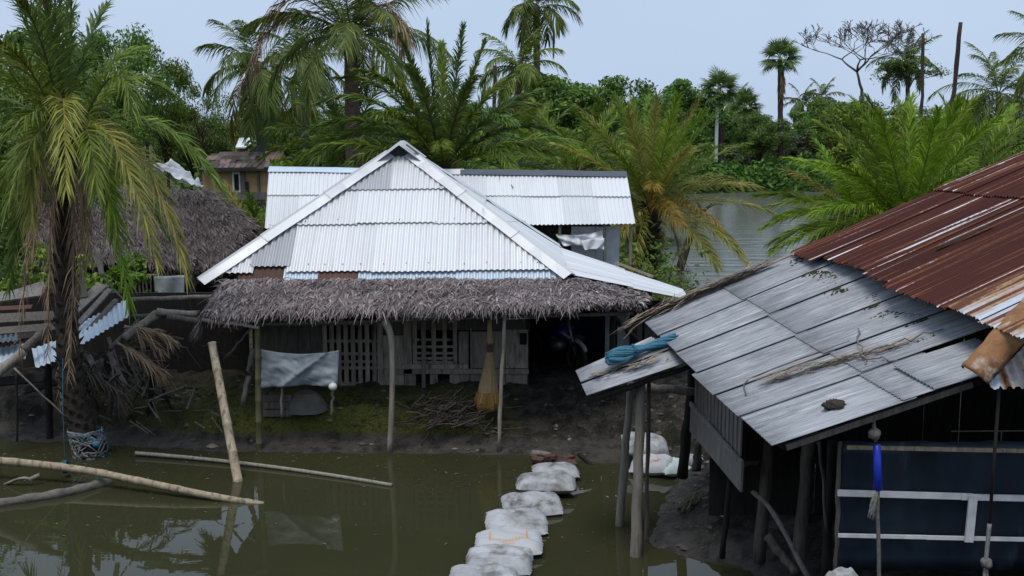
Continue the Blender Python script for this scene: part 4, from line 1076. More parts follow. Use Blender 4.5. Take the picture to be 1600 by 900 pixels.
# ================================================================== collapsed shed, far left
W = thing('collapsed_shed', at(60, 600, 17.6), 'collapsed shed of loose planks, logs and bent blue-white tin on the left bank', 'shed')
def plank(x0, y0, x1, y1, Y0, Y1, w, t, mat, up=(0, -.5, 1), name='plank', parent=W):
    mb = MB(); mb.bar(at(x0, y0, Y0), at(x1, y1, Y1), w, t, up=up); return mb.build(name, mat, parent)
def wlog(x0, y0, x1, y1, Y0, Y1, r, mat, seed, name='log', parent=W, r2=None):
    return npole(at(x0, y0, Y0), at(x1, y1, Y1), r, mat, r2, .006, seed, parent, name)
def quad_sheet(px, mat, parent, pitch=.085, amp=.013, sd=0, swap=False, lift=0):
    a, b, c, d = [at(*p) for p in px]            # lower-left, lower-right, upper-right, upper-left
    W_ = (b - a).length; Lq = (d - a).length; n = (b - a).cross(d - a).normalized()
    if n.z < 0: n = -n
    return sheet('roof_sheet', lambda u, v: a.lerp(b, u / W_).lerp(d.lerp(c, u / W_), v / Lq), n, 0, W_, 0, Lq, mat, parent, pitch=pitch, amp=amp, seed=sd, uvoff=sd * 1.9, lift=lift)
quad_sheet([(112, 548, 16.9), (203, 493, 17.4), (200, 466, 18.3), (108, 514, 17.9)], 'tin_blue', W, sd=1)
quad_sheet([(56, 575, 16.8), (92, 562, 16.9), (92, 530, 17.6), (50, 545, 17.5)], 'tin_blue', W, sd=2)
quad_sheet([(-30, 575, 16.9), (40, 560, 16.9), (40, 535, 17.7), (-30, 550, 17.7)], 'tin_blue', W, sd=3)
quad_sheet([(-40, 540, 17.2), (28, 532, 17.2), (28, 520, 17.9), (-40, 528, 17.9)], 'tin_slate', W, sd=4)
for i, (x0, y0, x1, y1, Y0, Y1, w_, m) in enumerate((
    (110, 520, 172, 452, 17.5, 18.4, .10, 'grey_wood'), (118, 538, 182, 468, 17.3, 18.2, .09, 'old_wood'), (100, 500, 160, 445, 18.0, 18.8, .22, 'grey_wood'),
    (-40, 470, 66, 455, 18.6, 18.8, .30, 'grey_wood'), (20, 462, 70, 446, 19.0, 19.2, .3, 'grey_wood'), (-40, 500, 110, 492, 18.2, 18.3, .26, 'old_wood'), (-30, 520, 115, 508, 17.9, 18.0, .2, 'old_wood'),
    (-40, 485, 50, 480, 18.4, 18.5, .12, 'brick_red'), (122, 472, 146, 468, 18.6, 18.6, .10, 'grey_wood'), (-20, 535, 60, 522, 17.6, 17.7, .16, 'dark_shade_wood'), (60, 500, 128, 478, 18.3, 18.5, .14, 'old_wood'),
    (-40, 600, 70, 590, 17.3, 17.4, .22, 'dark_shade_wood'), (40, 610, 130, 585, 17.5, 17.6, .18, 'dark_shade_wood'))):
    plank(x0, y0, x1, y1, Y0, Y1, w_, .03, m)
mb = MB(); mb._add([at(122, 425, 18.5), at(130, 420, 18.5), at(137, 462, 18.45), at(126, 466, 18.45), at(122, 425, 18.55), at(130, 420, 18.55), at(137, 462, 18.5), at(126, 466, 18.5)], [(0, 1, 2, 3), (7, 6, 5, 4), (0, 4, 5, 1), (1, 5, 6, 2), (2, 6, 7, 3), (3, 7, 4, 0)]); mb.build('plank', 'grey_wood', W)
wlog(-30, 606, 38, 548, 16.5, 16.9, .085, 'bamboo_old', 1); wlog(36, 548, 75, 510, 16.9, 17.3, .07, 'old_wood', 2)
wlog(194, 528, 246, 490, 17.0, 17.4, .065, 'bamboo_old', 3, r2=.075)
wlog(172, 545, 218, 500, 16.9, 17.5, .04, 'old_wood', 4); wlog(140, 610, 160, 560, 16.9, 17.0, .04, 'old_wood', 5)
wlog(206, 496, 312, 489, 17.6, 17.6, .05, 'old_wood', 6); wlog(245, 487, 308, 491, 17.3, 17.4, .055, 'bamboo_old', 7); wlog(262, 495, 380, 513, 17.2, 17.1, .05, 'old_wood', 8)
wlog(206, 468, 334, 463, 17.8, 17.6, .04, 'bamboo_old', 9, name='rail'); wlog(160, 433, 192, 467, 18.0, 18.1, .014, 'grey_wood', 10, name='stick'); wlog(150, 390, 160, 432, 18.6, 18.5, .055, 'bamboo_old', 11)
wlog(22, 575, 112, 660, 16.6, 16.7, .015, 'grey_wood', 12, name='stick'); wlog(26, 580, 27, 690, 16.7, 16.8, .02, 'dark_shade_wood', 13); wlog(75, 560, 78, 700, 17.4, 17.5, .06, 'dark_shade_wood', 14); wlog(-10, 560, -8, 710, 17.4, 17.5, .06, 'dark_shade_wood', 15)
wlog(228, 628, 288, 604, 17.1, 17.2, .022, 'old_wood', 16, name='stick'); wlog(292, 640, 305, 605, 17.0, 17.4, .02, 'old_wood', 17, name='stick')
wlog(240, 560, 232, 690, 17.6, 17.7, .05, 'dark_shade_wood', 18); wlog(180, 560, 176, 690, 17.7, 17.8, .05, 'dark_shade_wood', 19)
for i in range(9):                                           # slumped wattle wall under the tin
    y = 540 + i * 8
    wlog(185 - i * 4, y + 6, 240 - i * 3, y, 17.3, 17.5, .022, 'old_wood', 30 + i, name='wattle')
for i in range(26):
    x0, y0 = rnd.uniform(150, 235), rnd.uniform(545, 600)
    wlog(x0, y0, x0 + rnd.uniform(-40, 40), y0 + rnd.uniform(15, 45), 17.0 + rnd.uniform(-.2, .4), 16.9 + rnd.uniform(-.2, .3), rnd.uniform(.008, .02), rnd.choice(['old_wood', 'stick', 'dark_shade_wood']), 60 + i, name='stick')
for i in range(90):
    x0, y0 = rnd.gauss(235, 55), rnd.uniform(520, 668); Yd = 17.9 - (y0 - 520) * .006 + rnd.uniform(-.2, .2); an = rnd.gauss(.5, .7); ln = rnd.uniform(12, 42)
    if x0 < 130 or x0 > 385: continue
    wlog(x0, y0, x0 + math.cos(an) * ln, y0 + math.sin(an) * ln, Yd, Yd + rnd.uniform(-.25, .25), rnd.uniform(.007, .02), rnd.choice(['old_wood', 'stick', 'stick', 'grey_wood', 'dark_shade_wood']), 1200 + i, name='stick')
for i in range(7):
    x0, y0 = rnd.uniform(120, 225), rnd.uniform(520, 560); Yd = 17.0 + rnd.uniform(-.1, .3)
    plank(x0, y0, x0 + rnd.uniform(15, 55), y0 + rnd.uniform(20, 60), Yd, Yd - .1, rnd.uniform(.05, .12), .02, rnd.choice(['old_wood', 'grey_wood', 'dark_shade_wood']))
mb = MB(); mb.box((-8.2, 19.6, 1.2), (5.5, .06, 1.9)); mb.build('rear_wall', 'dark_shade_wood', W)  # wood colour darkened in place of the shade a roof would cast
# wall in the gap beside the wreck, deep shade put into its colour
mb = MB(); mb.box((-5.4, 19.3, 1.1), (1.3, .06, 1.3)); mb.build('rear_wall', 'dark_shade_wood', W)

# ================================================================== bamboo, logs and rubbish in and beside the pond
def single(name, mb, mat, label, cat, group=None, smooth=True):
    o = mb.build(name, mat, None, smooth); return tag(o, label, cat, group)
mb = MB(); bamboo(mb, on(379, 760, -.02) + Vector((0, 0, -.35)), at(331, 536, 16.35), .072, seg=.42)
single('bamboo_pole', mb, 'bamboo_new', 'thick tan bamboo pole leaning up out of the pond before the tarpaulin', 'bamboo pole')
mb = MB(); P0 = [on(-120, 712, .32), on(0, 720, .28), on(120, 733, .23), on(220, 752, .16), on(320, 773, .07), on(412, 789, -.03)]
pp = smooth_poly(P0, 60); rr = [.062 * (1.12 if i % 7 == 0 else 1.0) * (1 - i * .004) for i in range(60)]
mb.tube(pp, rr, 9); single('bamboo_pole', mb, 'bamboo_new', 'long bent pale bamboo pole sloping into the pond, tied with blue rope', 'bamboo pole')
mb = MB(); P0 = [on(-80, 800, .0), on(30, 782, .03), on(110, 768, .04), on(172, 752, .02)]; mb.tube(smooth_poly(P0, 20), [.07 + .01 * math.sin(i * 1.9) for i in range(20)], 9)
single('driftwood_log', mb, 'bark_pale', 'grey log half sunk in the pond beneath the palm', 'log')
mb = MB(); bamboo(mb, on(212, 708, .05), on(612, 758, .02), .032, seg=.45, bend=(0, .15, 0)); single('bamboo_pole', mb, 'bamboo_old', 'thin weathered bamboo pole floating along the foot of the mossy bank', 'bamboo pole')
mb = MB(); mb.tube(smooth_poly([on(8, 757, .0), on(30, 748, .10), on(45, 748, .10), on(48, 757, .0)], 10), .035, 7, flat=.6); mb.tube([on(44, 750, .08), on(62, 742, .14)], .03, 7)
single('driftwood_stump', mb, 'panel_wood', 'pale broken driftwood sticking out of the pond behind the sunken log', 'driftwood')

# line of sandbags
def sack_mesh(name, L, Wd, Hh, seed, slump=.0):
    q = np.random.default_rng(seed); nu, nv = 26, 18; vs = []
    ph = q.uniform(0, 6.28, 8)
    for side in (1, -1):
        for i in range(nu + 1):
            for j in range(nv + 1):
                u = -1 + 2 * i / nu; v = -1 + 2 * j / nv
                e = max(0, (1 - abs(u) ** 5)) ** .55 * max(0, (1 - abs(v) ** 3.4)) ** .5 * (.88 + .12 * math.cos(u * 3.1 + ph[4]) * math.cos(v * 2.4 + ph[5]))
                pin = 1 - .10 * abs(u) ** 3 * (1 - .6 * abs(v))
                x = u * L / 2 * (1 - .05 * v * v); y = v * Wd / 2 * pin * (1 - .07 * u * u)
                wr = -.010 * abs(math.sin(u * 2.6 + v * 1.7 + ph[7])) ** .6 + .006 - .005 * abs(math.sin(u * 5 - v * 3 + ph[3])) ** .6 + .006 * math.sin(u * 9 + ph[0] + 2 * v) + .008 * math.sin(v * 13 + ph[1] + u * 3) + .006 * math.sin(u * 23 + ph[2]) * abs(u) ** 2 + .012 * math.sin((u + v) * 7 + ph[3])
                z = side * Hh / 2 * e * (1.0 if side > 0 else .75) + (wr * e if side > 0 else 0)
                z += .03 * math.sin(u * 2.2 + ph[4]) * slump
                if abs(u) > .93: z += .012 * math.sin(v * 20 + ph[5]); x += .012 * math.sin(v * 25 + ph[6]) * (1 if u > 0 else -1)
                vs.append((x, y, z))
    n1 = (nu + 1) * (nv + 1); fs = []
    for s in (0, 1):
        for i in range(nu):
            for j in range(nv):
                a = s * n1 + i * (nv + 1) + j; f = [a, a + nv + 1, a + nv + 2, a + 1]; fs.append(f if s == 0 else f[::-1])
    return mesh_of(name, vs, fs, True)
def sack(px, py, z, L, Wd, Hh, rot, mat, label, seed, group=None, tilt=(0, 0)):
    p = on(px, py, z); me = sack_mesh('sandbag', L, Wd, Hh, seed); o = bpy.data.objects.new('sandbag', me); COL.objects.link(o); me.materials.append(MATS[mat])
    o.location = p; o.rotation_euler = (R(tilt[0]), R(tilt[1]), R(rot)); return tag(o, label, 'sandbag', group)
GB = 'sandbags laid in a line across the pond'
sack(868, 737, .07, .68, .62, .20, 4, 'sack_grey', 'grimy grey sandbag at the bank end of the crossing, by the broken bricks', 11, GB)
sack(853, 756, .13, .84, .60, .30, -3, 'sack_white', 'plumpest clean white sandbag of the crossing, creased at its middle', 12, GB)
sack(831, 789, .06, .80, .72, .22, 6, 'sack_grey', 'dirty grey sandbag between the plump white bag and a white bag', 13, GB, (5, -1))
sack(807, 817, .07, .80, .72, .22, 2, 'sack_white', 'white sandbag with dark smudges just behind the orange-printed bag', 14, GB, (5, 1))
sack(795, 849, .08, .82, .70, .20, 1, 'sack_print', 'white sandbag printed with a faded orange frame and rings', 15, GB, (5, -2))
sack(780, 877, .08, .78, .70, .22, -2, 'sack_white', 'greyish white sandbag just in front of the orange-printed bag', 16, GB, (5, 0))
sack(757, 908, .07, .78, .70, .22, 3, 'sack_white', 'white sandbag at the open-water end of the crossing', 17, GB, (5, 2))
GB2 = 'sandbags piled on the bank beside the stilt hut'
sack(1008, 697, .28, .70, .52, .34, 10, 'sack_white', 'bulging white sandbag on top of the pile behind the hut posts', 21, GB2, (18, 8))
sack(1018, 727, .12, .62, .50, .28, -20, 'sack_orange', 'white sandbag blotched with orange in the pile behind the hut posts', 22, GB2, (10, -6))
sack(1052, 731, .10, .55, .45, .22, 25, 'sack_green', 'pale greenish sandbag in the pile by the mossy mound', 23, GB2, (6, 4))
sack(1092, 722, .15, .5, .4, .2, -10, 'sack_grey', 'small grey sandbag behind the stump of the dark post', 24, GB2, (4, 4))
# broken bricks and timber scraps at the landing
for i in range(11):
    p = on(rnd.uniform(818, 905), rnd.uniform(712, 727), .06); mb = MB(); mb.box(p, (rnd.uniform(.10, .22), rnd.uniform(.07, .12), .05), Matrix.Rotation(rnd.uniform(0, 3), 3, 'Z') @ Matrix.Rotation(rnd.uniform(-.25, .25), 3, 'X'))
    single('brick', mb, 'brick_red', 'broken red-brown brick lying at the landing of the sandbag crossing', 'brick', 'broken bricks at the landing', smooth=False)
for i, (x0, y0, x1, y1, r, l) in enumerate(((868, 688, 905, 684, .035, 'pale split stick lying on the mud path above the bricks'), (832, 667, 862, 670, .05, 'short pale plank lying near the edge of the unlit bay'), (905, 672, 925, 682, .03, 'dark branch stub lying on the mud path'))):
    a, b = on(x0, y0, 0), on(x1, y1, 0); a = Vector((a.x, a.y, 0)); 
    za = .45; a, b = on(x0, y0, za), on(x1, y1, za)
    a.z = gz(a.x, a.y) + r * .5; b.z = gz(b.x, b.y) + r * .5
    mb = MB(); pole(mb, a, b, r, seed=500 + i, k=5); single('driftwood_stick', mb, ['panel_wood', 'grey_wood', 'dark_shade_wood'][i], l, 'stick')

# ================================================================== under the eave of the house
# tarpaulin tied between posts, two stakes and a white float
a = [at(402, 544, 16.95), at(530, 547, 16.8), at(527, 604, 16.75), at(408, 607, 16.9)]
def tp(u, v):
    p = a[0].lerp(a[1], u).lerp(a[3].lerp(a[2], u), v)
    fold = math.exp(-((u - (1 - v) * .55 - .28) / .05) ** 2)
    return p + Vector((0, .05 * (float(vnoise(np.array([u * 7.0 + v * 3]), np.array([v * 4.0 - u * 2]))[0]) - .5) + .022 * (float(vnoise(np.array([u * 19.0 - v * 9]), np.array([v * 11.0 + u * 6]))[0]) - .5) - .06 * math.sin(math.pi * u) * math.sin(math.pi * v) - .05 * fold + .02 * math.sin(u * 14 + v * 6) * v, -.075 * math.sin(math.pi * u) * (1 - v) + .03 * math.sin(math.pi * u) * v))
o = cloth('tarpaulin', tp, 48, 24, 'plastic_grey'); tag(o, 'grey-blue creased tarpaulin stretched between stakes under the thatch', 'tarpaulin')
GS = 'stakes holding the tarpaulin'
mb = MB(); pole(mb, at(440, 652, 17.0), at(442, 592, 16.95), .022, seed=1); single('stake', mb, 'bamboo_old', 'pale straight stake under the middle of the tarpaulin', 'stake', GS)
mb = MB(); pole(mb, at(518, 648, 16.95), at(521, 596, 16.88), .026, seed=2); single('stake', mb, 'bamboo_old', 'stake topped by the white float at the corner of the tarpaulin', 'stake', GS)
def ball(c, r, n=10, sq=(1, 1, 1), jit=0, seed=0):
    q = random.Random(seed); mb = MB(); vs = []; c = Vector(c)
    for i in range(n + 1):
        for j in range(n * 2):
            th = math.pi * i / n; ph = math.pi * j / n; rr = r * (1 + (q.uniform(-jit, jit) if 0 < i < n else 0))
            vs.append(c + Vector((math.sin(th) * math.cos(ph) * sq[0], math.sin(th) * math.sin(ph) * sq[1], math.cos(th) * sq[2])) * rr)
    mb._add(vs, [[i * 2 * n + j, i * 2 * n + (j + 1) % (2 * n), (i + 1) * 2 * n + (j + 1) % (2 * n), (i + 1) * 2 * n + j] for i in range(n) for j in range(2 * n)]); return mb
fb = ball(at(520, 604, 16.74), .068, sq=(1, 1, .92)); fb.tube([at(520, 599, 16.74), at(520.5, 596, 16.74)], .012, 6); single('net_float', fb, 'float_white', 'round white float hung at the corner of the grey tarpaulin', 'float')
# low clay stove behind the stakes, and a plank box
mb = MB(); prof = [(.36, 0), (.33, .10), (.26, .22), (.18, .30), (.14, .30), (.12, .22), (.0, .2)]; n = 20; c = at(478, 646, 17.45); c.z = gz(c.x, c.y) - .02; vs = []
for r_, z_ in prof:
    for j in range(n):
        t = 2 * math.pi * j / n; m = 1 + .06 * math.sin(3 * t + z_ * 9)
        if abs(t - 4.71) < .45 and z_ < .2: m *= .82
        vs.append(c + Vector((math.cos(t) * r_ * m, math.sin(t) * r_ * m, z_)))
mb._add(vs, [[i * n + j, i * n + (j + 1) % n, (i + 1) * n + (j + 1) % n, (i + 1) * n + j] for i in range(len(prof) - 1) for j in range(n)])
single('clay_stove', mb, 'clay', 'rounded grey clay stove on the bank beneath the tarpaulin', 'stove')
K = thing('plank_box', at(430, 640, 17.3), 'low box of mossy planks beside the clay stove', 'box')
bx0, bx1 = at(412, 648, 17.25), at(456, 648, 17.25); bz = gz(bx0.x, 17.3)
for z in (.06, .19, .31):
    mb = MB(); mb.box(((bx0.x + bx1.x) / 2, 17.25, bz + z), (bx1.x - bx0.x, .025, .11)); mb.build('plank', 'old_wood', K)
for x in (bx0.x, bx1.x):
    mb = MB(); mb.box((x, 17.43, bz + .18), (.025, .36, .37)); mb.build('side', 'old_wood', K)
mb = MB(); pole(mb, at(380, 632, 17.1), at(396, 545, 17.2), .05, .045, seed=9); single('old_plank', mb, 'grey_wood', 'grey timber leaning on the green bamboo post by the tarpaulin', 'timber')
# hanging net
N_ = thing('fishing_net', at(765, 640, 17.2), 'tan fishing net hanging gathered from the eave, its ochre foot resting on sticks', 'fishing net')
def net(prof, mat, name, seed, lobes=11):
    mb = MB(); n = 44; q = random.Random(seed); vs = []
    for (px, py, r_) in prof:
        c = at(px, py, 17.15)
        for j in range(n):
            t = 2 * math.pi * j / n; m = 1 + .16 * math.sin(lobes * t + py * .03) + .05 * math.sin(5 * t + py * .1)
            vs.append(c + Vector((math.cos(t) * r_ * m, math.sin(t) * r_ * m * .7, 0)))
    mb._add(vs, [[i * n + j, i * n + (j + 1) % n, (i + 1) * n + (j + 1) % n, (i + 1) * n + j] for i in range(len(prof) - 1) for j in range(n)]); return mb.build(name, mat, N_, True)
net([(765, 500, .03), (765, 515, .035), (765, 528, .04), (766, 538, .045)], 'net_tan', 'net_neck', 1, 7)
net([(766, 536, .05), (766, 545, .055), (766, 552, .04)], 'brick_red', 'net_binding', 2, 5)
net([(766, 550, .05), (765, 565, .075), (764, 585, .11), (763, 605, .14), (763, 620, .16), (763, 628, .17)], 'net_tan', 'net_body', 3, 13)
net([(763, 612, .165), (763, 624, .195), (764, 634, .20), (764, 641, .17), (764, 643, .05)], 'net_ochre', 'net_foot', 4, 9)
# sticks
Kf = thing('firewood_pile', at(690, 645, 17.2), 'loose pile of dark dry sticks lying on the bank below the wall', 'firewood')
for i in range(110):
    x = rnd.gauss(700, 36); y = rnd.uniform(618, 660) + abs(x - 700) * .12; Y = 17.35 - (y - 618) * .009; ln = rnd.uniform(20, 75); an = rnd.gauss(-.3, .45)
    p = at(x - math.cos(an) * ln / 2, y - math.sin(an) * ln / 2 + 4, Y - rnd.uniform(0, .25)); q_ = at(x + math.cos(an) * ln / 2, y + math.sin(an) * ln / 2, Y + rnd.uniform(-.1, .2))
    for w_ in (p, q_): w_.z = max(w_.z, gz(w_.x, w_.y) + .015)
    mb = MB(); pole(mb, p, q_, rnd.uniform(.006, .014), seed=i + 900, wob=.02, n=5, k=4); mb.build('stick', 'stick', Kf, True)
# motorbike in the dark bay: blue cowl with white flashes
Mb = thing('motorbike', at(868, 640, 19.4), 'dark motorbike with blue cowl and white flashes, parked in the unlit bay', 'motorbike')
mz = gz(at(868, 640, 18.6).x, 19.3)
fx, rx = at(900, 640, 19.2).x, at(842, 640, 19.5).x
for x, Y in ((fx, 19.2), (rx - .1, 20.3)):
    wh = MB(); c = Vector((x, Y, mz + .27)); ring = [c + Vector((math.cos(t) * .24, math.sin(t) * -.18, math.sin(t) * 0) ) for t in (0,)]
    dirv = Vector((fx - (rx - .1), 19.2 - 20.3, 0)).normalized(); pts = [c + dirv * math.cos(t) * .25 + Vector((0, 0, math.sin(t) * .25)) for t in np.linspace(0, 2 * math.pi, 25)]
    wh.tube(pts, .045, 8, cap=False); wo = wh.build('wheel', 'rubber', Mb, True)
    rm = MB(); rm.tube([c + Vector((-dirv.y, dirv.x, 0)) * .04, c - Vector((-dirv.y, dirv.x, 0)) * .04], .05, 10)
    for t in np.linspace(0, math.pi, 5)[:-1]:
        rm.tube([c + dirv * math.cos(t) * .22 + Vector((0, 0, math.sin(t) * .22)), c - dirv * math.cos(t) * .22 - Vector((0, 0, math.sin(t) * .22))], .012, 5)
    rm.build('rim', 'rubber', wo)
cF = Vector((fx, 19.2, mz + .27))
mb = MB(); mb.tube([cF + dirv * math.cos(t) * .31 + Vector((0, 0, math.sin(t) * .31)) for t in np.linspace(.5, 1.7, 12)], [.015] + [.04] * 10 + [.015], 8); mb.build('mudguard', 'bike_white_dim', Mb, True)
bd = ball(cF - dirv * .38 + Vector((0, 0, .42)), .2, sq=(1.1, .8, .75)); bd.build('cowl', 'bike_blue_dim', Mb, True)
mb = MB(); mb.tube([cF - dirv * .56 + Vector((-.0, -.16, .5)), cF - dirv * .40 + Vector((0, -.18, .42)), cF - dirv * .22 + Vector((0, -.15, .36)), cF - dirv * .12 + Vector((0, -.09, .37))], [.012, .026, .024, .012], 8); mb.build('flash', 'bike_white_dim', Mb, True)
mb = MB(); mb.tube([cF, cF - dirv * .2 + Vector((0, 0, .5)), cF - dirv * .25 + Vector((0, 0, .68))], .025, 8); mb.build('fork', 'steel', Mb, True)
mb = MB(); pr = Vector((-dirv.y, dirv.x, 0)); mb.tube([cF - dirv * .3 + Vector((0, 0, .7)) + pr * .3, cF - dirv * .25 + Vector((0, 0, .7)), cF - dirv * .3 + Vector((0, 0, .7)) - pr * .3], .015, 7); mb.build('handlebar', 'rubber', Mb, True)
mb = MB(); mb.tube([cF - dirv * .5 + Vector((0, 0, .45)), cF - dirv * .8 + Vector((0, 0, .52)), cF - dirv * 1.15 + Vector((0, 0, .55))], [.11, .12, .08], 10, flat=.7); mb.build('seat', 'rubber', Mb, True)
mb = MB(); mb.tube([cF - dirv * .4 + Vector((0, 0, .2)), cF - dirv * .6 + Vector((0, 0, .12)), cF - dirv * .8 + Vector((0, 0, .2))], [.09, .13, .09], 9); mb.build('engine', 'steel', Mb, True)
gc = ball(at(829, 626, 18.2), .05, sq=(1.1, .8, .7), jit=.12, n=7); single('cloth_scrap', gc, 'green_cloth', 'small crumpled green cloth at the corner post of the bay', 'cloth')
mb = MB(); c = at(897, 531, 20.6); vs = []
for i in range(7):
    for j in range(9):
        u, v = i / 6 - .5, j / 8 - .5; vs.append(c + Vector((u * .24 * (1.3 - v), -.04 * math.cos(u * 3), v * -.18 + .03 * math.sin(u * 9))))
mb._add(vs, [[i * 9 + j, (i + 1) * 9 + j, (i + 1) * 9 + j + 1, i * 9 + j + 1] for i in range(6) for j in range(8)]); single('hanging_cloth', mb, 'plastic_grey', 'dim grey cloth hanging before the navy panel inside the bay', 'cloth')

# ================================================================== on and around the stilt hut
# blue net bundle on the low roof sheet
Bn = thing('net_bundle', at(1000, 560, 12.8), 'rolled blue fishing net tied with rope, lying on the low grey roof sheet', 'net bundle')
A0, A1 = at(948, 572, 12.75), at(1056, 540, 12.95)
for i in range(26):
    ph = rnd.uniform(0, 6.28); rr = .012 + .055 * rnd.random() ** .5; mb = MB(); pts = []
    for t in np.linspace(0, 1, 12):
        w_ = (.55 + .45 * abs(math.sin(math.pi * (t * 1.6 + .12)))) * (1.25 if t < .35 else .95); tw = ph + t * 3.2
        pts.append(A0.lerp(A1, t) + Vector((0, math.cos(tw) * rr * w_ * 1.5, .085 + math.sin(tw) * rr * w_ + .01 * math.sin(t * 9 + ph))) + Vector((rnd.uniform(-.02, .02) if t in (0, 1) else 0, 0, 0)))
    mb.tube(pts, [.013] + [.019] * 10 + [.012], 6); mb.build('net_strand', 'blue_net', Bn, True)
mb = MB(); c = A0.lerp(A1, .40) + Vector((0, 0, .085)); ax_ = (A1 - A0).normalized(); s_ = Vector((0, 1, 0)); u_ = ax_.cross(s_).normalized()
mb.tube([c + s_ * math.cos(t) * .10 + u_ * math.sin(t) * .075 + ax_ * .012 * math.sin(t * 3) for t in np.linspace(0, 6.28, 22)], .014, 6, cap=False); mb.build('tie', 'blue_rope', Bn, True)
def litter(name, label, cat, pts, n, ln, wd, mat, seed, spread=.25):
    """a trail of dry straw and leaf shreds along a line of points"""
    rg = random.Random(seed); mb = MB(); P_ = smooth_poly(pts, 30)
    for i in range(n):
        j = rg.randrange(29); p = P_[j].lerp(P_[j + 1], rg.random()); d = (P_[j + 1] - P_[j]).normalized()
        d = (d + Vector((rg.gauss(0, spread), rg.gauss(0, spread), rg.gauss(0, spread * .25)))).normalized(); L_ = ln * rg.uniform(.5, 1.4)
        off = Vector((rg.gauss(0, .05), rg.gauss(0, .05), rg.uniform(.005, .05))); w_ = wd * rg.uniform(.5, 1.4)
        a_ = p + off - d * L_ / 2; b_ = p + off + d * L_ / 2 + Vector((0, 0, rg.uniform(-.01, .03))); s_ = d.cross(Vector((0, 0, 1))).normalized() * w_ / 2; m_ = (a_ + b_) / 2 + Vector((0, 0, .01))
        mb._add([a_ - s_ * .4, a_ + s_ * .4, m_ + s_, m_ - s_, b_ + s_ * .2, b_ - s_ * .2, m_ + Vector((0, 0, -.008))], [(0, 1, 2, 3), (3, 2, 4, 5), (0, 1, 6), (4, 5, 6)])
    o = mb.build(name, mat); return tag(o, label, cat)
litter('dry_palm_leaf', 'dry tan palm leaves heaped along the far eave of the grey roof', 'palm leaf', [Pg(14.2, 1.55) + Vector((0, 0, .06)), Pg(14.3, .9) + Vector((0, 0, .06)), Pg(14.3, .3) + Vector((0, 0, .05)), Pg(14.2, -.1) + Vector((-.15, .2, -.1))], 260, .42, .03, 'dry_leaf', 1)
litter('dry_palm_leaf', 'dry leaf shreds scattered on the low grey roof sheet beside the blue net', 'palm leaf', [at(925, 592, 12.75), at(960, 583, 12.7), at(1000, 572, 12.6), at(1030, 562, 12.6)], 60, .2, .025, 'dry_leaf', 2, .4)
pb_ = [Pg(10.05, .62), Pg(10.0, .9), Pg(9.85, 1.25), Pg(9.75, 1.6), Pg(9.75, 1.9)]
litter('straw_trail', 'pale straw and dry twigs strewn across the middle of the grey roof', 'straw', [p + Vector((0, 0, .03)) for p in [Pg(10.1, .42)] + pb_[:4]], 230, .22, .012, 'dry_leaf', 3, .22)
mb = MB()
for i, (p, q_) in enumerate(((pb_[1], pb_[3]), (pb_[2], pb_[4]), (Pg(9.95, 1.1), Pg(9.4, 1.35)), (Pg(9.6, 1.15), Pg(10.6, 1.45)))):
    pole(mb, p + Vector((0, 0, .05)), q_ + Vector((0, 0, .06)), .009, seed=700 + i, n=6, wob=.03)
single('dry_branch', mb, 'grey_wood', 'thin forked dry branch lying on the straw of the grey roof', 'branch')
mb = MB(); tw = [Pg(10.75, .35), Pg(10.9, .58), Pg(10.45, 1.0)]; mb.tube(smooth_poly([Pg(9.95, .18), Pg(10.35, .3), Pg(10.42, .7), Pg(10.4, 1.3)], 24), .007, 5)
for v_ in mb.v: v_.z += .035
single('thin_rope', mb, 'old_wood', 'thin dark cord looped on the grey roof near its eave', 'cord')
db = ball(Pg(8.88, .63) + Vector((0, 0, .05)), .09, n=9, sq=(1.1, .75, .5), jit=.22, seed=5); single('dirt_clod', db, 'dung', 'dark lump of dirt lying near the lower edge of the grey roof', 'dirt clod')
mb = MB(); mb.bar(Pred(11.3, .62) + Vector((0, 0, .05)), Pred(11.2, 1.15) + Vector((0, 0, .07)), .05, .03); single('loose_batten', mb, 'brick_red', 'short rusty strip lying loose on the red tin roof', 'batten', smooth=False)
mb = MB(); gy_ = random.Random(3)
# moss and leaf mould in the joint below the red tin, too fine to pick apart
mo = MB(); rq = random.Random(41)
for i in range(900):
    Yv = rq.uniform(9.7, 14.1); c = Pg(Yv, 1.92 + .07 * math.sin(Yv * 5) - abs(rq.gauss(0, .07))); c.z += rq.uniform(.012, .03)
    if math.sin(Yv * 7.3) + math.sin(Yv * 3.1) < -.3: continue
    an = rq.uniform(0, 3.14); d_ = Vector((math.cos(an), math.sin(an), .38 * math.cos(an))) * rq.uniform(.012, .035); e_ = Vector((-math.sin(an), math.cos(an), -.38 * math.sin(an))) * rq.uniform(.008, .02)
    mo._add([c - d_, c + e_, c + d_, c - e_, c + Vector((0, 0, .014))], [(0, 1, 4), (1, 2, 4), (2, 3, 4), (3, 0, 4)])
tag(mo.build('leaf_mould', 'moss_mould', G), kind='stuff')
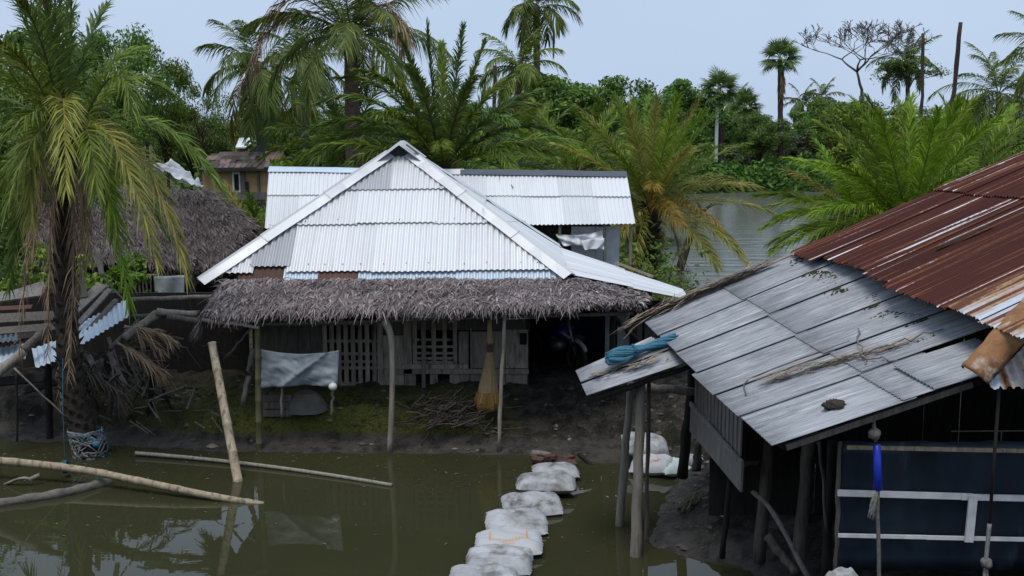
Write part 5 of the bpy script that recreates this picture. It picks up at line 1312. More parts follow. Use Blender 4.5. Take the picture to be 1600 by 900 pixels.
# hanging rope with blue sleeve, and a second cord
Rp = thing('hanging_rope', at(1370, 690, 8.6), 'frayed rope in a bright blue sleeve hanging before the navy wall', 'rope')
mb = MB(); mb.tube([at(1372, 765, 8.62), at(1371, 730, 8.62), at(1370, 695, 8.62)], [.036, .034, .03], 10); mb.build('sleeve', 'blue_plastic', Rp, True)
kb = ball(at(1366, 678, 8.62), .05, sq=(1, 1, 1.0), jit=.12, seed=2); kb.tube([at(1368, 690, 8.62), at(1366, 672, 8.62), at(1364, 640, 8.7)], .016, 6); kb.build('knot', 'rope_grey', Rp, True)
mb = MB(); mb.tube(smooth_poly([at(1372, 765, 8.62), at(1371, 800, 8.6), at(1373, 850, 8.6), at(1374, 960, 8.6)], 16), .017, 7); mb.build('rope', 'rope_grey', Rp, True)
mb = MB()
for i in range(9): mb.tube(smooth_poly([at(1371, 768, 8.6), at(1364 + rnd.uniform(-6, 6), 785, 8.57), at(1361 + rnd.uniform(-5, 8), 800 + rnd.uniform(0, 14), 8.56)], 8), .007, 5)
mb.build('frayed_end', 'rope_grey', Rp, True)
Rc = thing('hanging_rope', at(1550, 700, 8.3), 'thin dark cord hanging from the rusty eave, knotted pale near its foot', 'cord')
mb = MB(); mb.tube([at(1562, 598, 8.32), at(1553, 720, 8.35), at(1546, 820, 8.4)], .014, 7); mb.build('cord', 'dark_shade_wood', Rc, True)
mb = MB(); mb.tube(smooth_poly([at(1546, 818, 8.4), at(1543, 850, 8.38), at(1540, 878, 8.36)], 8), .018, 7); mb.tube([at(1540, 878, 8.36), at(1533, 960, 8.36)], .013, 6); mb.tube([at(1541, 878, 8.36), at(1546, 960, 8.36)], .013, 6); mb.build('pale_end', 'rope_grey', Rc, True)
kb = ball(at(1541, 880, 8.36), .045, jit=.2, seed=4, n=8); kb.build('knot', 'rope_grey', Rc, True)
sack(1316, 905, 1.45, .25, .2, .16, 30, 'sack_white', 'small white bag corner at the foot of the navy wall', 31)
# branches and logs under the stilt hut
mb = MB(); mb.tube(smooth_poly([at(1176, 768, 11.2), at(1200, 790, 11.0), at(1225, 830, 10.8), at(1262, 902, 10.6)], 16), [.028 + .003 * math.sin(i) for i in range(16)], 8); single('bent_branch', mb, 'grey_wood', 'bare curved branch slanting down between the hut stilts', 'branch')
mb = MB(); pole(mb, at(1200, 838, 11.4), at(1245, 896, 11.0), .06, seed=31); single('short_log', mb, 'old_wood', 'short barked log lying between the hut stilts', 'log')
litter('weed_heap', 'heap of yellowed water weed at the edge of the mud mound', 'weed', [on(1062, 800, .15), on(1085, 785, .25), on(1105, 772, .32)], 320, .10, .018, 'bamboo_green', 9, .8)
# net wrapped round the palm's foot, blue rope
Nw = thing('wrapped_net', at(150, 712, 16.5), 'old grey net and blue cloth wrapped round the foot of the leaning palm', 'net')
for i in range(70):
    t0 = rnd.uniform(0, 6.28); z0 = rnd.uniform(0, 1); mb = MB(); pts = []
    for j in range(9):
        t = t0 + j * .42; zz = min(1, max(0, z0 + .035 * j * rnd.uniform(-1, 1.4))); c = at(150, 732, 16.62).lerp(at(133, 672, 16.6), zz); rr = .285 - .03 * zz
        pts.append(c + Vector((math.cos(t) * rr, math.sin(t) * rr, .02 * math.sin(j * 1.3 + i))))
    mb.tube(pts, rnd.uniform(.006, .020), 5); mb.build('net_strand', ('net_pale', 'net_pale', 'rope_grey', 'dark_shade_wood', 'net_pale', 'blue_net')[i % 6], Nw, True)
bl = ball(at(150, 694, 16.34), .055, n=8, sq=(1.1, .6, .9), jit=.18, seed=8); bl.build('cloth', 'blue_net', Nw, True)
Br = thing('blue_rope', at(101, 725, 15.5), 'thin blue-green rope dropping from the palm to the floating bamboo pole', 'rope')
mb = MB(); mb.tube([at(98, 560, 16.2), at(98, 640, 15.9), at(101, 715, 15.5)], .005, 6); mb.build('line', 'blue_rope', Br, True)
mb = MB(); c = at(102, 729, 15.48); mb.tube([c + Vector((.03 * math.sin(t * .37), math.cos(t) * .085, math.sin(t) * .085)) for t in np.linspace(0, 19, 48)], .014, 5); mb.tube([c + Vector((-.02, -.08, 0)), c + Vector((-.03, -.09, -.22))], .008, 5); mb.build('knot', 'blue_rope', Br, True)

# ================================================================== palms
def frond_mesh(pts, kind, seed, nleaf=58, ll=.42, lw=.026, rr=.022, g=.25, start=.12, dead=False):
    if kind == 'date' and not dead: nleaf = int(nleaf * 1.45); ll *= 1.12; lw *= .82; g += .25
    """a pinnate frond along the points of its midrib; leaflets on both sides"""
    rg = np.random.default_rng(seed); P = np.array([tuple(p) for p in pts]); n = len(P)
    T = np.gradient(P, axis=0); T /= np.linalg.norm(T, axis=1, keepdims=True)
    side = np.cross(T, np.array([0, 0, 1.0])[None, :])
    bad = np.linalg.norm(side, axis=1) < .25
    ref = side[np.argmax(np.linalg.norm(side, axis=1))]
    if np.linalg.norm(ref) < 1e-3: ref = np.array([1., 0, 0])
    side[bad] = ref
    for i in range(1, n):
        if np.dot(side[i], side[i - 1]) < 0: side[i] = -side[i]
    side -= T * np.sum(side * T, 1, keepdims=True); side /= np.linalg.norm(side, axis=1, keepdims=True)
    up = np.cross(side, T)
    Vs, Qs, Ts, As = [], [], [], []; off = 0
    # midrib: three-sided tapering
    ang = np.array([math.pi / 2, math.pi * 7 / 6, math.pi * 11 / 6])
    for i in range(n):
        r = rr * (1 - .85 * i / (n - 1)) * (1.6 if i == 0 else 1)
        for a in ang: Vs.append(P[i] + side[i] * math.cos(a) * r * 1.2 + up[i] * math.sin(a) * r)
    for i in range(n - 1):
        for a in range(3):
            b = (a + 1) % 3; Qs.append([i * 3 + a, i * 3 + b, (i + 1) * 3 + b, (i + 1) * 3 + a])
    As += [.95] * (3 * n); off = 3 * n
    tone = rg.uniform(-.08, .08)
    for k in range(nleaf):
        s = start + (1 - start) * (k + rg.uniform(-.3, .3)) / (nleaf - 1); s = min(max(s, start * .8), .995); f = s * (n - 1); i = min(int(f), n - 2); u = f - i
        p = P[i] * (1 - u) + P[i + 1] * u; t = T[i] * (1 - u) + T[i + 1] * u; sd_ = side[i] * (1 - u) + side[i + 1] * u; up_ = up[i] * (1 - u) + up[i + 1] * u
        rel = (s - start) / (1 - start)
        L = ll * (.45 + .75 * math.sin(math.pi * (.12 + .80 * rel)) ) * rg.uniform(.85, 1.1)
        for sg in (-1, 1):
            if dead and rg.random() < .15: continue
            al = (R(52 - 32 * rel) if kind == 'date' else R(62 - 40 * rel)) + rg.normal(0, .11)
            if kind == 'date': be = R(34) * (1 if k % 2 else .1) + rg.normal(0, .2)
            else: be = R(-8) + rg.normal(0, .1)
            if dead: al = R(24) + rg.normal(0, .16); be = rg.normal(0, .9)
            d = t * math.cos(al) + (sd_ * sg * math.cos(be) + up_ * math.sin(be)) * math.sin(al)
            gg = np.array([0, 0, -1.0])
            d /= np.linalg.norm(d); w = np.cross(d, up_); w /= np.linalg.norm(w) + 1e-6
            w = w * math.cos(.5) + np.cross(d, w) * math.sin(rg.normal(.2, .5)); lw_ = lw * rg.uniform(.8, 1.2)
            m = p + d * L * .5 + gg * g * L * .08; e = m + (d + gg * g * rg.uniform(.6, 1.5)) * L * .5
            Vs += [p - w * lw_ * .3, p + w * lw_ * .3, m + w * lw_ * .5, m - w * lw_ * .5, e]
            Qs.append([off, off + 1, off + 2, off + 3]); Ts.append([off + 3, off + 2, off + 4])
            a_ = float(np.clip(rg.beta(2.2, 2.5) * .85 + tone, 0, .85)); As += [a_] * 5; off += 5
    return np_mesh('frond', np.array(Vs), quads=Qs, tris=Ts, var=As)
def bez(S, C, T, n=16):
    return [S * (1 - t) ** 2 + C * 2 * t * (1 - t) + T * t * t for t in np.linspace(0, 1, n)]
FCACHE = {}
def std_frond(kind, cls, ncls, L, mat, v, nleaf, ll, lw, g, stiff):
    """frond leaving the crown at the elevation of class cls, in the local +X direction"""
    key = (kind, cls, ncls, round(L, 2), mat, v, nleaf, stiff)
    if key in FCACHE: return FCACHE[key]
    q = random.Random(cls * 31 + v * 7 + len(kind)); el = R(84 - 128 * cls / (ncls - 1)); L_ = L * q.uniform(.9, 1.08)
    droop = {'date': R(48), 'coco': R(92)}[kind] * (.55 + .55 * cls / (ncls - 1)) * stiff * q.uniform(.85, 1.2)
    pts = [Vector((0, 0, 0))]; n = 15; bend = q.uniform(-.25, .25); az = 0.0
    for i in range(1, n):
        t = i / (n - 1); a = max(el - droop * t ** 1.35, R(-88)); az = bend * t * .6
        pts.append(pts[-1] + Vector((math.cos(a) * math.cos(az), math.cos(a) * math.sin(az), math.sin(a))) * L_ / (n - 1))
    me = frond_mesh(pts, kind, cls * 11 + v, nleaf, ll, lw, g=g, dead=(mat == 'frond_dead'))
    me.materials.append(MATS[mat]); FCACHE[key] = me
    return me
def add_frond(me, root, crown_local, az, roll=0):
    o = bpy.data.objects.new('frond', me); COL.objects.link(o); o.parent = root; o.location = crown_local; o.rotation_euler = (roll, 0, az); return o
def trunk_mesh(pts, r0, r1, kind, seed):
    q = random.Random(seed); P = smooth_poly(pts, 26); mb = MB()
    if kind == 'coco':
        rad = [(r0 + (r1 - r0) * i / 25) * (1.0 + (.5 * (1 - i / 3) if i < 3 else 0)) * (1.06 if i % 2 else .97) for i in range(26)]; mb.tube(P, rad, 10)
    else:
        rad = [(r0 + (r1 - r0) * i / 25) * q.uniform(.94, 1.06) for i in range(26)]; mb.tube(P, rad, 12)
        tot = sum((P[i + 1] - P[i]).length for i in range(25)); nst = int(tot * 46)
        for k in range(nst):                                   # leaf-base stubs in a spiral
            t = (k + .5) / nst; f = t * 25; i = min(int(f), 24); p = P[i].lerp(P[i + 1], f - i); d = (P[i + 1] - P[i]).normalized()
            a = k * 2.39996; x = d.cross(Vector((.1, .97, .2))).normalized(); y = d.cross(x); rdir = x * math.cos(a) + y * math.sin(a); tg = d.cross(rdir); rr = r0 + (r1 - r0) * t
            b = p + rdir * rr * .86; w = rr * .34; ln = rr * q.uniform(.35, .6)
            mb._add([b - tg * w, b + tg * w, b + d * w * .8, b - d * w * .9, b + rdir * ln + d * ln * 1.0 - tg * w * .4, b + rdir * ln + d * ln * 1.0 + tg * w * .4], [(0, 3, 5, 4), (3, 1, 5), (1, 2, 5), (2, 0, 4), (2, 4, 5), (0, 3, 4)])
    return mesh_of('trunk', mb.v, mb.f, kind == 'coco')
def palm(label, base, crown, kind, n, L, mats, seed, r0=.2, r1=.15, nleaf=50, ll=.42, lw=.028, lo=0.0, hi=1.0, ncls=8, dead=0, stiff=1.0, group=None, name=None, mid=None, g=None, skip=None, bark=None):
    q = random.Random(seed); base, crown = Vector(base), Vector(crown)
    root = thing(name or {'date': 'date_palm', 'coco': 'coconut_palm'}[kind], base, label, 'palm tree', group)
    m_ = Vector(mid) if mid else base.lerp(crown, .5) + Vector((q.uniform(-.1, .1), 0, 0))
    put('trunk', trunk_mesh([base + Vector((0, 0, -.1)), m_, crown], r0, r1, kind, seed), bark or ('bark' if kind == 'date' else 'bark_pale'), root)
    for i in range(n):
        t = lo + (hi - lo) * (i + .5) / n; cls = min(ncls - 1, int(t * ncls)); az = i * 2.39996 + q.uniform(-.25, .25)
        if skip and skip(az % (2 * math.pi), t): continue
        m = mats[int(q.random() * len(mats))] if isinstance(mats, list) else mats(t, q)
        me = std_frond(kind, cls, ncls, L, m, i % 2, nleaf, ll, lw, g if g is not None else (.25 if kind == 'date' else .8), stiff)
        add_frond(me, root, crown - base + Vector((math.cos(az) * r1 * .5, math.sin(az) * r1 * .5, -.10 * t)), az, q.uniform(-.3, .3))
    for i in range(dead):
        az = q.uniform(0, 6.28); me = std_frond(kind, ncls - 1, ncls, L * .85, 'frond_dead', i % 2, int(nleaf * .8), ll, lw, .3, 1.9)
        add_frond(me, root, crown - base + Vector((math.cos(az) * r1, math.sin(az) * r1, -.15)), az)
    return root

# ---- the leaning date palm in the left foreground: every frond placed
FP = thing('date_palm', on(146, 716, .05), 'tall date palm leaning over the pond with yellowing fronds and brown dead leaves', 'palm tree')
put('trunk', trunk_mesh([at(150, 735, 16.65), at(138, 695, 16.6), at(120, 640, 16.6), at(108, 560, 16.6), at(102, 450, 16.6), at(100, 340, 16.6), at(100, 245, 16.6)], .19, .155, 'date', 77), 'bark', FP)
CW = at(100, 240, 16.6); Y0 = 16.6
hand = [  # control px, tip px, depth offset of control and tip, material
    ((92, 70), (52, -70), 0, .1, 'date_deep'), ((104, 60), (118, -60), .2, .3, 'date_deep'), ((70, 80), (5, -40), -.3, -.5, 'date_deep'), ((50, 110), (-60, 20), .3, .5, 'date_green'),
    ((112, 90), (100, -40), .6, .9, 'date_deep'), ((84, 60), (84, -90), -.4, -.7, 'date_deep'), ((80, 90), (28, -60), .8, 1.3, 'date_deep'), ((60, 130), (-50, 90), -.5, -.9, 'date_green'),
    ((98, 50), (103, 292), -1.2, -1.9, 'date_yellow'), ((190, 30), (206, 170), -.7, -1.2, 'date_green'), ((165, 90), (244, 408), -1.0, -1.4, 'date_yellow'),
    ((235, 110), (347, 298), -.1, -.4, 'date_green'), ((215, 120), (292, 432), -.5, -.8, 'date_yellow'), ((160, 150), (202, 480), -.5, -.6, 'date_bright'),
    ((45, 150), (46, 345), -.9, -1.3, 'date_yellow'), ((20, 130), (-40, 300), -.6, -.9, 'date_green'), ((10, 180), (-30, 420), .2, .3, 'date_green'),
    ((180, 70), (270, 150), .5, 1.2, 'date_green'), ((150, 80), (225, 75), .9, 1.6, 'date_green'), ((200, 140), (318, 250), .9, 1.4, 'date_green'), ((140, 120), (150, 300), -1.4, -2.0, 'date_green'),
    ((30, 110), (-70, 180), 1.0, 1.6, 'date_deep'), ((65, 130), (10, 330), -1.1, -1.5, 'date_green'), ((120, 110), (180, 200), 1.2, 2.1, 'date_deep'), ((130, 60), (165, 10), .6, 1.0, 'date_deep'),
    ((60, 90), (-10, 60), -1.0, -1.9, 'date_green'), ((150, 180), (175, 370), .7, 1.1, 'date_green'), ((40, 200), (15, 450), .9, 1.2, 'date_deep'), ((72, 40), (30, 0), -1.0, -1.6, 'date_deep'),
    ((180, 200), (262, 370), .4, .6, 'date_green'), ((70, 100), (55, -20), .4, .6, 'date_deep'), ((95, 100), (70, 0), -.6, -.8, 'date_deep'), ((88, 130), (20, 200), -1.2, -2.0, 'date_green')]
for i, (c, t, dc, dt, m) in enumerate(hand):
    me = frond_mesh(bez(CW + Vector((rnd.uniform(-.1, .1), rnd.uniform(-.1, .1), rnd.uniform(-.15, .1))), at(c[0], c[1], Y0 + dc), at(t[0], t[1], Y0 + dt), 18), 'date', 300 + i, nleaf=58, ll=.37, lw=.029, rr=.024, g=.30)
    put('frond', me, m, FP)
for i, (x0, x1, yt, yb, dy) in enumerate(((50, 30, 255, 548, -.5), (80, 74, 260, 555, -.55), (122, 108, 262, 600, -.45), (132, 140, 255, 405, -.5), (92, 86, 262, 440, .3), (60, 50, 255, 400, -.6), (140, 122, 250, 460, -.25))):
    S_ = at((x0 + 100) / 2, yt - 12, Y0 + dy * .4); me = frond_mesh(bez(S_, at(x0, yt + 10, Y0 + dy), at(x1, yb, Y0 + dy * .9), 16), 'date', 400 + i, nleaf=70, ll=.27, lw=.015, rr=.022, g=.9, dead=True)
    put('frond', me, 'frond_dead', FP)

# ---- palms behind the houses
def P_(px, Y): return Vector((at(px, 300, Y).x, Y, max(.3, gz(at(px, 300, Y).x, Y))))
palm('huge dark green date palm spreading its fronds behind the ridge of the white roof', P_(700, 28.5), at(694, 262, 28.5), 'date', 26, 3.3, lambda t, q: 'date_deep' if q.random() < .6 else 'date_green', 11, .28, .26, nleaf=84, ll=.42, lw=.032, lo=.35, hi=.95, stiff=.85)
BPm = [o for o in bpy.data.objects if o.get('label', '').startswith('huge dark green')][0]
for i, (tx, ty, cx, cy, dc, dt) in enumerate(((482, 205, 575, 150, -.3, -.5), (470, 246, 560, 195, -.6, -1.0), (500, 160, 600, 120, .2, .3), (528, 122, 620, 110, .6, 1.0), (585, 70, 640, 130, .3, .4), (625, 58, 660, 140, -.4, -.6), (667, 36, 674, 150, 0, .1), (690, 70, 690, 150, .8, 1.4), (724, 42, 708, 150, -.2, -.2), (757, 66, 725, 150, .2, .4), (800, 120, 750, 140, .6, 1.0), (838, 165, 770, 150, -.3, -.5), (862, 205, 790, 175, .2, .3), (868, 246, 800, 205, -.6, -1.0), (540, 262, 600, 205, -1.2, -2.0), (610, 255, 640, 180, -1.6, -2.6), (800, 262, 770, 200, -1.3, -2.1), (520, 225, 590, 165, .9, 1.5), (850, 140, 760, 160, 1.0, 1.7), (560, 110, 640, 120, -.8, -1.3), (640, 105, 668, 140, -1.3, -2.2), (745, 120, 715, 140, -1.3, -2.2), (590, 180, 640, 160, -1.5, -2.6), (800, 190, 760, 160, -1.4, -2.4))):
    put('frond', frond_mesh(bez(at(692 + (tx - 692) * .03, 262, 28.5), at(cx, cy, 28.5 + dc), at(tx, ty, 28.5 + dt), 16), 'date', 800 + i, nleaf=112, ll=.40, lw=.048, rr=.04, g=.25), ('date_deep', 'date_green', 'date_deep')[i % 3], BPm)
palm('date palm with yellow and orange lower fronds at the river edge beside the shed', P_(1008, 33), at(1016, 318, 32.6), 'date', 54, 3.5, lambda t, q: ('date_orange' if q.random() < .45 else 'date_yellow') if t > .42 else (('date_bright', 'date_green', 'date_yellow')[int(q.random() * 3)]), 12, .34, .28, nleaf=66, ll=.46, lw=.032, lo=.0, hi=.86, stiff=.85, dead=2, skip=lambda az, t: t > .74 and (az < 1.2 or az > 4.4))
palm('wide bright green date palm with many tall fronds behind the red tin roof', P_(1400, 23), at(1420, 352, 22.5), 'date', 60, 2.9, lambda t, q: 'date_bright' if q.random() < .75 else 'date_green', 13, .3, .28, nleaf=76, ll=.40, lw=.030, lo=.04, hi=.82, stiff=1.0)
palm('bright green date palm leaning over the river left of the tall bare fan palm trunk', P_(1300, 25), at(1335, 335, 24.5), 'date', 32, 2.0, lambda t, q: 'date_bright' if q.random() < .8 else 'date_yellow', 14, .26, .24, nleaf=64, ll=.36, lw=.030, lo=.15, hi=.95, stiff=.85)
palm('bright green date palm half hidden by the top of the red tin roof', P_(1500, 27), at(1515, 305, 26.5), 'date', 32, 2.6, ['date_bright', 'date_green'], 15, .28, .24, nleaf=62, ll=.38, lw=.032, lo=.05, hi=.8, stiff=.8)
palm('low green date palm behind the right end of the shed roof', P_(905, 37), at(900, 268, 37), 'date', 34, 3.0, ['date_green', 'date_bright', 'date_green'], 16, .28, .24, nleaf=56, ll=.48, lw=.036, lo=.12, hi=.95, stiff=.9)
palm('low olive date palm between the huge date palm and the shed ridge', P_(820, 40), at(815, 266, 40), 'date', 32, 3.0, ['date_green', 'date_deep'], 17, .28, .24, nleaf=54, ll=.48, lw=.036, lo=.12, hi=.95, stiff=.9)
palm('date palm with drooping green fronds behind the tan house', P_(545, 34), at(545, 222, 34), 'date', 34, 2.7, ['date_deep', 'date_green'], 18, .28, .24, nleaf=56, ll=.48, lw=.036, lo=.1, hi=1, stiff=1.0)
palm('small date palm between the thatched hut and the shed roof', P_(398, 27), at(402, 385, 27), 'date', 20, 1.9, ['date_green', 'date_yellow'], 19, .2, .18, nleaf=44, ll=.34, lw=.03, lo=.1, hi=.8)
# coconut palms
cg = lambda t, q: 'coco_green' if (t < .8 or q.random() < .5) else 'date_yellow'
palm('tall coconut palm with a thick ringed trunk and brown hanging fronds above the white roof', P_(560, 32), at(548, 52, 32), 'coco', 22, 3.15, cg, 21, .24, .19, nleaf=84, ll=.7, lw=.034, ncls=9, dead=0, lo=.05, hi=.72, stiff=.85, bark='bark_brown')
CC = at(548, 60, 32); cpr = [o for o in bpy.data.objects if o.get('label', '').startswith('tall coconut palm with a thick')][0]
for i, (c, t) in enumerate((((440, -60), (372, 150)), ((620, -60), (628, 90)), ((610, -20), (640, 60)), ((425, -90), (400, 110)))):
    put('frond', frond_mesh(bez(CC, at(c[0], c[1], 31.4), at(t[0], t[1], 31.0), 16), 'coco', 500 + i, nleaf=80, ll=.6, lw=.03, rr=.03, g=1.2, dead=True), 'frond_dead', cpr)
palm('coconut palm with ragged drooping crown behind the tan house roof', P_(402, 46), at(404, 105, 46), 'coco', 20, 2.9, cg, 22, .2, .16, nleaf=64, ll=.75, lw=.045, ncls=9, dead=4, lo=.1, hi=1.0)
palm('coconut palm with a dark crown between the ragged palm and the thick-trunked palm', P_(468, 52), at(478, 88, 52), 'coco', 18, 3.3, ['coco_green'], 23, .2, .16, nleaf=60, ll=.8, lw=.05, ncls=9, lo=.1, hi=.95)
palm('tallest slender coconut palm standing alone against the sky', P_(838, 70), at(838, 10, 70), 'coco', 16, 2.7, ['coco_green'], 24, .24, .2, nleaf=48, ll=.85, lw=.07, ncls=9, lo=.05, hi=.95)
palm('shorter coconut palm beside the tallest slender palm', P_(812, 66), at(812, 105, 66), 'coco', 20, 3.0, ['coco_green', 'date_green'], 25, .22, .18, nleaf=44, ll=.8, lw=.07, ncls=9, lo=.05, hi=.95, dead=2)
palm('coconut palm with upswept fronds beside the bare umbrella tree', P_(1416, 110), at(1418, 98, 110), 'coco', 20, 3.8, ['coco_green'], 26, .24, .2, nleaf=40, ll=.8, lw=.09, ncls=9, lo=.0, hi=.8)
palm('bushy coconut palm beside the slanting dead trunk', P_(1560, 80), at(1560, 145, 80), 'coco', 24, 4.6, ['coco_green'], 27, .24, .2, nleaf=50, ll=.85, lw=.07, ncls=9, lo=.05, hi=.95)
palm('coconut palm whose fronds reach in above the red roof top', P_(1645, 70), at(1650, 85, 70), 'coco', 20, 4.2, ['coco_green'], 28, .24, .2, nleaf=46, ll=.85, lw=.07, ncls=9, lo=.05, hi=.95)
for i, (px, py) in enumerate(((1252, 160), (1285, 152), (1150, 160))):
    palm('tiny coconut palm far off on the skyline beyond the river', P_(px, 190), at(px, py, 190), 'coco', 16, 4.0, ['coco_green'], 29 + i, .25, .2, nleaf=26, ll=1.0, lw=.16, ncls=7, lo=.05, hi=.9, group='far skyline palms')
# fan palms
def fan_mesh(seed):
    rg = np.random.default_rng(seed); Vs, Qs, Ts, As = [], [], [], []; L, n = 1.0, 30
    pts = [(0, 0, 0), (.55, 0, .0)]; 
    for s in (-1, 1): Vs += [(0, s * .025, 0), (.9, s * .02, -.01)]
    Qs.append([0, 1, 3, 2]); As += [.95] * 4; off = 4
    for k in range(n):
        a = R(-135 + 270 * k / (n - 1)) + rg.normal(0, .02); l = L * (.85 + .15 * math.cos(a)) * rg.uniform(.88, 1.05); d = np.array([math.cos(a), math.sin(a), 0]); w = np.array([-math.sin(a), math.cos(a), 0]); o = np.array([.9, 0, 0])
        m = o + d * l * .48 + np.array([0, 0, .05 * (k % 2)]); e = o + d * l + np.array([0, 0, -.18 * rg.uniform(.3, 1.4)])
        Vs += [o, m + w * .055, m - w * .055, e]; Ts += [[off, off + 2, off + 1], [off + 1, off + 2, off + 3]]; As += [float(rg.beta(2, 2.4) * .85)] * 4; off += 4
    return np_mesh('fan_leaf', np.array(Vs), quads=Qs, tris=Ts, var=As)
FAN = [fan_mesh(i) for i in range(3)]
for f_ in FAN: f_.materials.append(MATS['fan_green'])
def fan_palm(label, px, py, Y, n, size, seed, group=None, dead=0, r=.2):
    q = random.Random(seed); base = P_(px, Y); crown = at(px, py, Y); root = thing('fan_palm', base, label, 'palm tree', group)
    put('trunk', trunk_mesh([base + Vector((0, 0, -.1)), base.lerp(crown, .5), crown], r * 1.15, r, 'coco', seed), 'bark', root)
    for i in range(n):
        t = (i + .5) / n; el = R(85 - 130 * t) + q.uniform(-.15, .15); az = i * 2.39996
        o = bpy.data.objects.new('fan_leaf', FAN[i % 3]); COL.objects.link(o); o.parent = root; o.location = crown - base; s = size * q.uniform(.85, 1.1); o.scale = (s, s, s)
        o.rotation_euler = (q.uniform(-.6, .6), -el, az)
    for i in range(dead):
        put('dead_leaf', frond_mesh(bez(crown, crown + Vector((q.uniform(-.8, .8), q.uniform(-.5, .5), -.4)), crown + Vector((q.uniform(-1.1, .3), q.uniform(-.5, .5), -2.8 - q.random())), 8), 'date', seed + i, 24, .7, .12, g=1, dead=True), 'frond_dead', root)
    return root
fan_palm('tall fan palm with a round crown on a long dark bare trunk beyond the river', 1219, 92, 99, 24, 1.2, 51, dead=3, r=.22)
fan_palm('squat fan palm with a wide crown in the trees right of the yellow date palm', 1125, 142, 99, 24, 1.25, 52, dead=5, r=.28)
fan_palm('fan palm half sunk in the treeline beside the squat fan palm', 1165, 168, 105, 24, 1.15, 53, r=.25)
fan_palm('dark fan palm left of the squat fan palm', 1085, 178, 100, 24, 1.05, 54, r=.25)

# ================================================================== broadleaf trees
def crown_tree(seed, Hh, cw, ch, nclump, per, leaf, trunk_r=.12, gap=.55, flat=False):
    """trunk mesh with limbs, and a crown of separate leaves gathered in clumps at the ends of the limbs"""
    q = random.Random(seed); rg = np.random.default_rng(seed); mb = MB(); tb = [Vector((0, 0, -.2)), Vector((q.uniform(-.15, .15), 0, Hh * .3)), Vector((q.uniform(-.3, .3), q.uniform(-.2, .2), Hh * .55))]
    T_ = smooth_poly(tb, 8); mb.tube(T_, [trunk_r * (1.3 - .075 * i) for i in range(8)], 8); top = T_[-1]
    cz = Hh - ch * .5; Vs, As = [], []
    for c in range(nclump):
        th = q.uniform(0, 6.283); zz = q.uniform(-1, 1); rr = math.sqrt(max(0, 1 - zz * zz)); rad = q.uniform(gap, 1.0) * (1 + .22 * math.sin(th * 3 + seed))
        ctr = Vector((math.cos(th) * rr * cw * .5 * rad, math.sin(th) * rr * cw * .5 * rad, cz + zz * ch * .5 * rad * (1 if zz > 0 else .8)))
        sp = T_[q.randrange(3, 8)]; mid = sp.lerp(ctr, .5) + Vector((0, 0, .12 * Hh * q.uniform(-.3, 1)))
        mb.tube(smooth_poly([sp, mid, ctr], 6), [trunk_r * .38 * (1 - .15 * i) for i in range(6)], 5, cap=False)
        n = int(per * q.uniform(.5, 1.5)); cr = cw * .5 * q.uniform(.16, .34)
        v = rg.normal(0, 1, (n, 3)); v /= np.linalg.norm(v, axis=1, keepdims=True); v *= (rg.random(n) ** .45)[:, None] * cr; v[:, 2] *= .62
        p = v + np.array(ctr)
        nrm = v / (np.linalg.norm(v, axis=1, keepdims=True) + 1e-5) * .6 + rg.normal(0, .6, (n, 3)) + np.array([0, 0, .55]); nrm /= np.linalg.norm(nrm, axis=1, keepdims=True)
        a = rg.normal(0, 1, (n, 3)); a -= nrm * np.sum(a * nrm, 1, keepdims=True); a /= np.linalg.norm(a, axis=1, keepdims=True); b = np.cross(nrm, a)
        s = leaf * rg.uniform(.6, 1.35, (n, 1)); droop = nrm * s * .25
        Vs.append(np.stack([p - a * s, p + b * s * .5 + droop * .3, p + a * s - droop, p - b * s * .5 + droop * .3], 1).reshape(-1, 3))
        tone = q.uniform(-.16, .16); As.append(np.repeat(np.clip(rg.beta(2.2, 2.4, n) * .85 + tone, 0, .85), 4))
    Vs = np.concatenate(Vs); As = np.concatenate(As); k = np.arange(len(Vs) // 4)[:, None] * 4
    return mesh_of('trunk', mb.v, mb.f, True), np_mesh('crown', Vs, quads=k + np.array([[0, 1, 2, 3]]), var=As)
TREES = {}
def variant(key, mat, *a, **kw):
    t, c = crown_tree(*a, **kw); t.materials.append(MATS['bark']); c.materials.append(MATS[mat]); TREES[key] = (t, c)
variant('open_mid', 'leaf_mid', 1, 8, 6, 5.5, 56, 225, 0.089, gap=.45)
variant('open_light', 'leaf_light', 2, 8, 5.5, 5.5, 54, 225, 0.085, gap=.4)
variant('dense_dark', 'leaf_dark', 3, 8, 7, 5.5, 70, 285, 0.102, gap=.5)
variant('dense_mid', 'leaf_mid', 4, 8, 6.5, 6, 70, 270, 0.102, gap=.5)
variant('far_dark', 'leaf_dark', 5, 8, 8, 6, 64, 300, .13, gap=.35)
variant('far_mid', 'leaf_mid', 6, 8, 7, 6.2, 64, 300, .13, gap=.35)
variant('far_light', 'leaf_light', 7, 8, 6.5, 6, 64, 300, .13, gap=.35)
variant('bush_light', 'leaf_light', 8, 2.6, 3.2, 2.4, 34, 150, .085, gap=.3, trunk_r=.05)
variant('bush_dark', 'leaf_dark', 9, 2.6, 3.4, 2.4, 36, 150, .085, gap=.3, trunk_r=.05)
variant('bush_olive', 'leaf_olive', 10, 2.6, 3.2, 2.4, 34, 160, .08, gap=.3, trunk_r=.05)
variant('sparse', 'leaf_dark', 12, 8, 6, 5, 34, 60, .10, gap=.6)
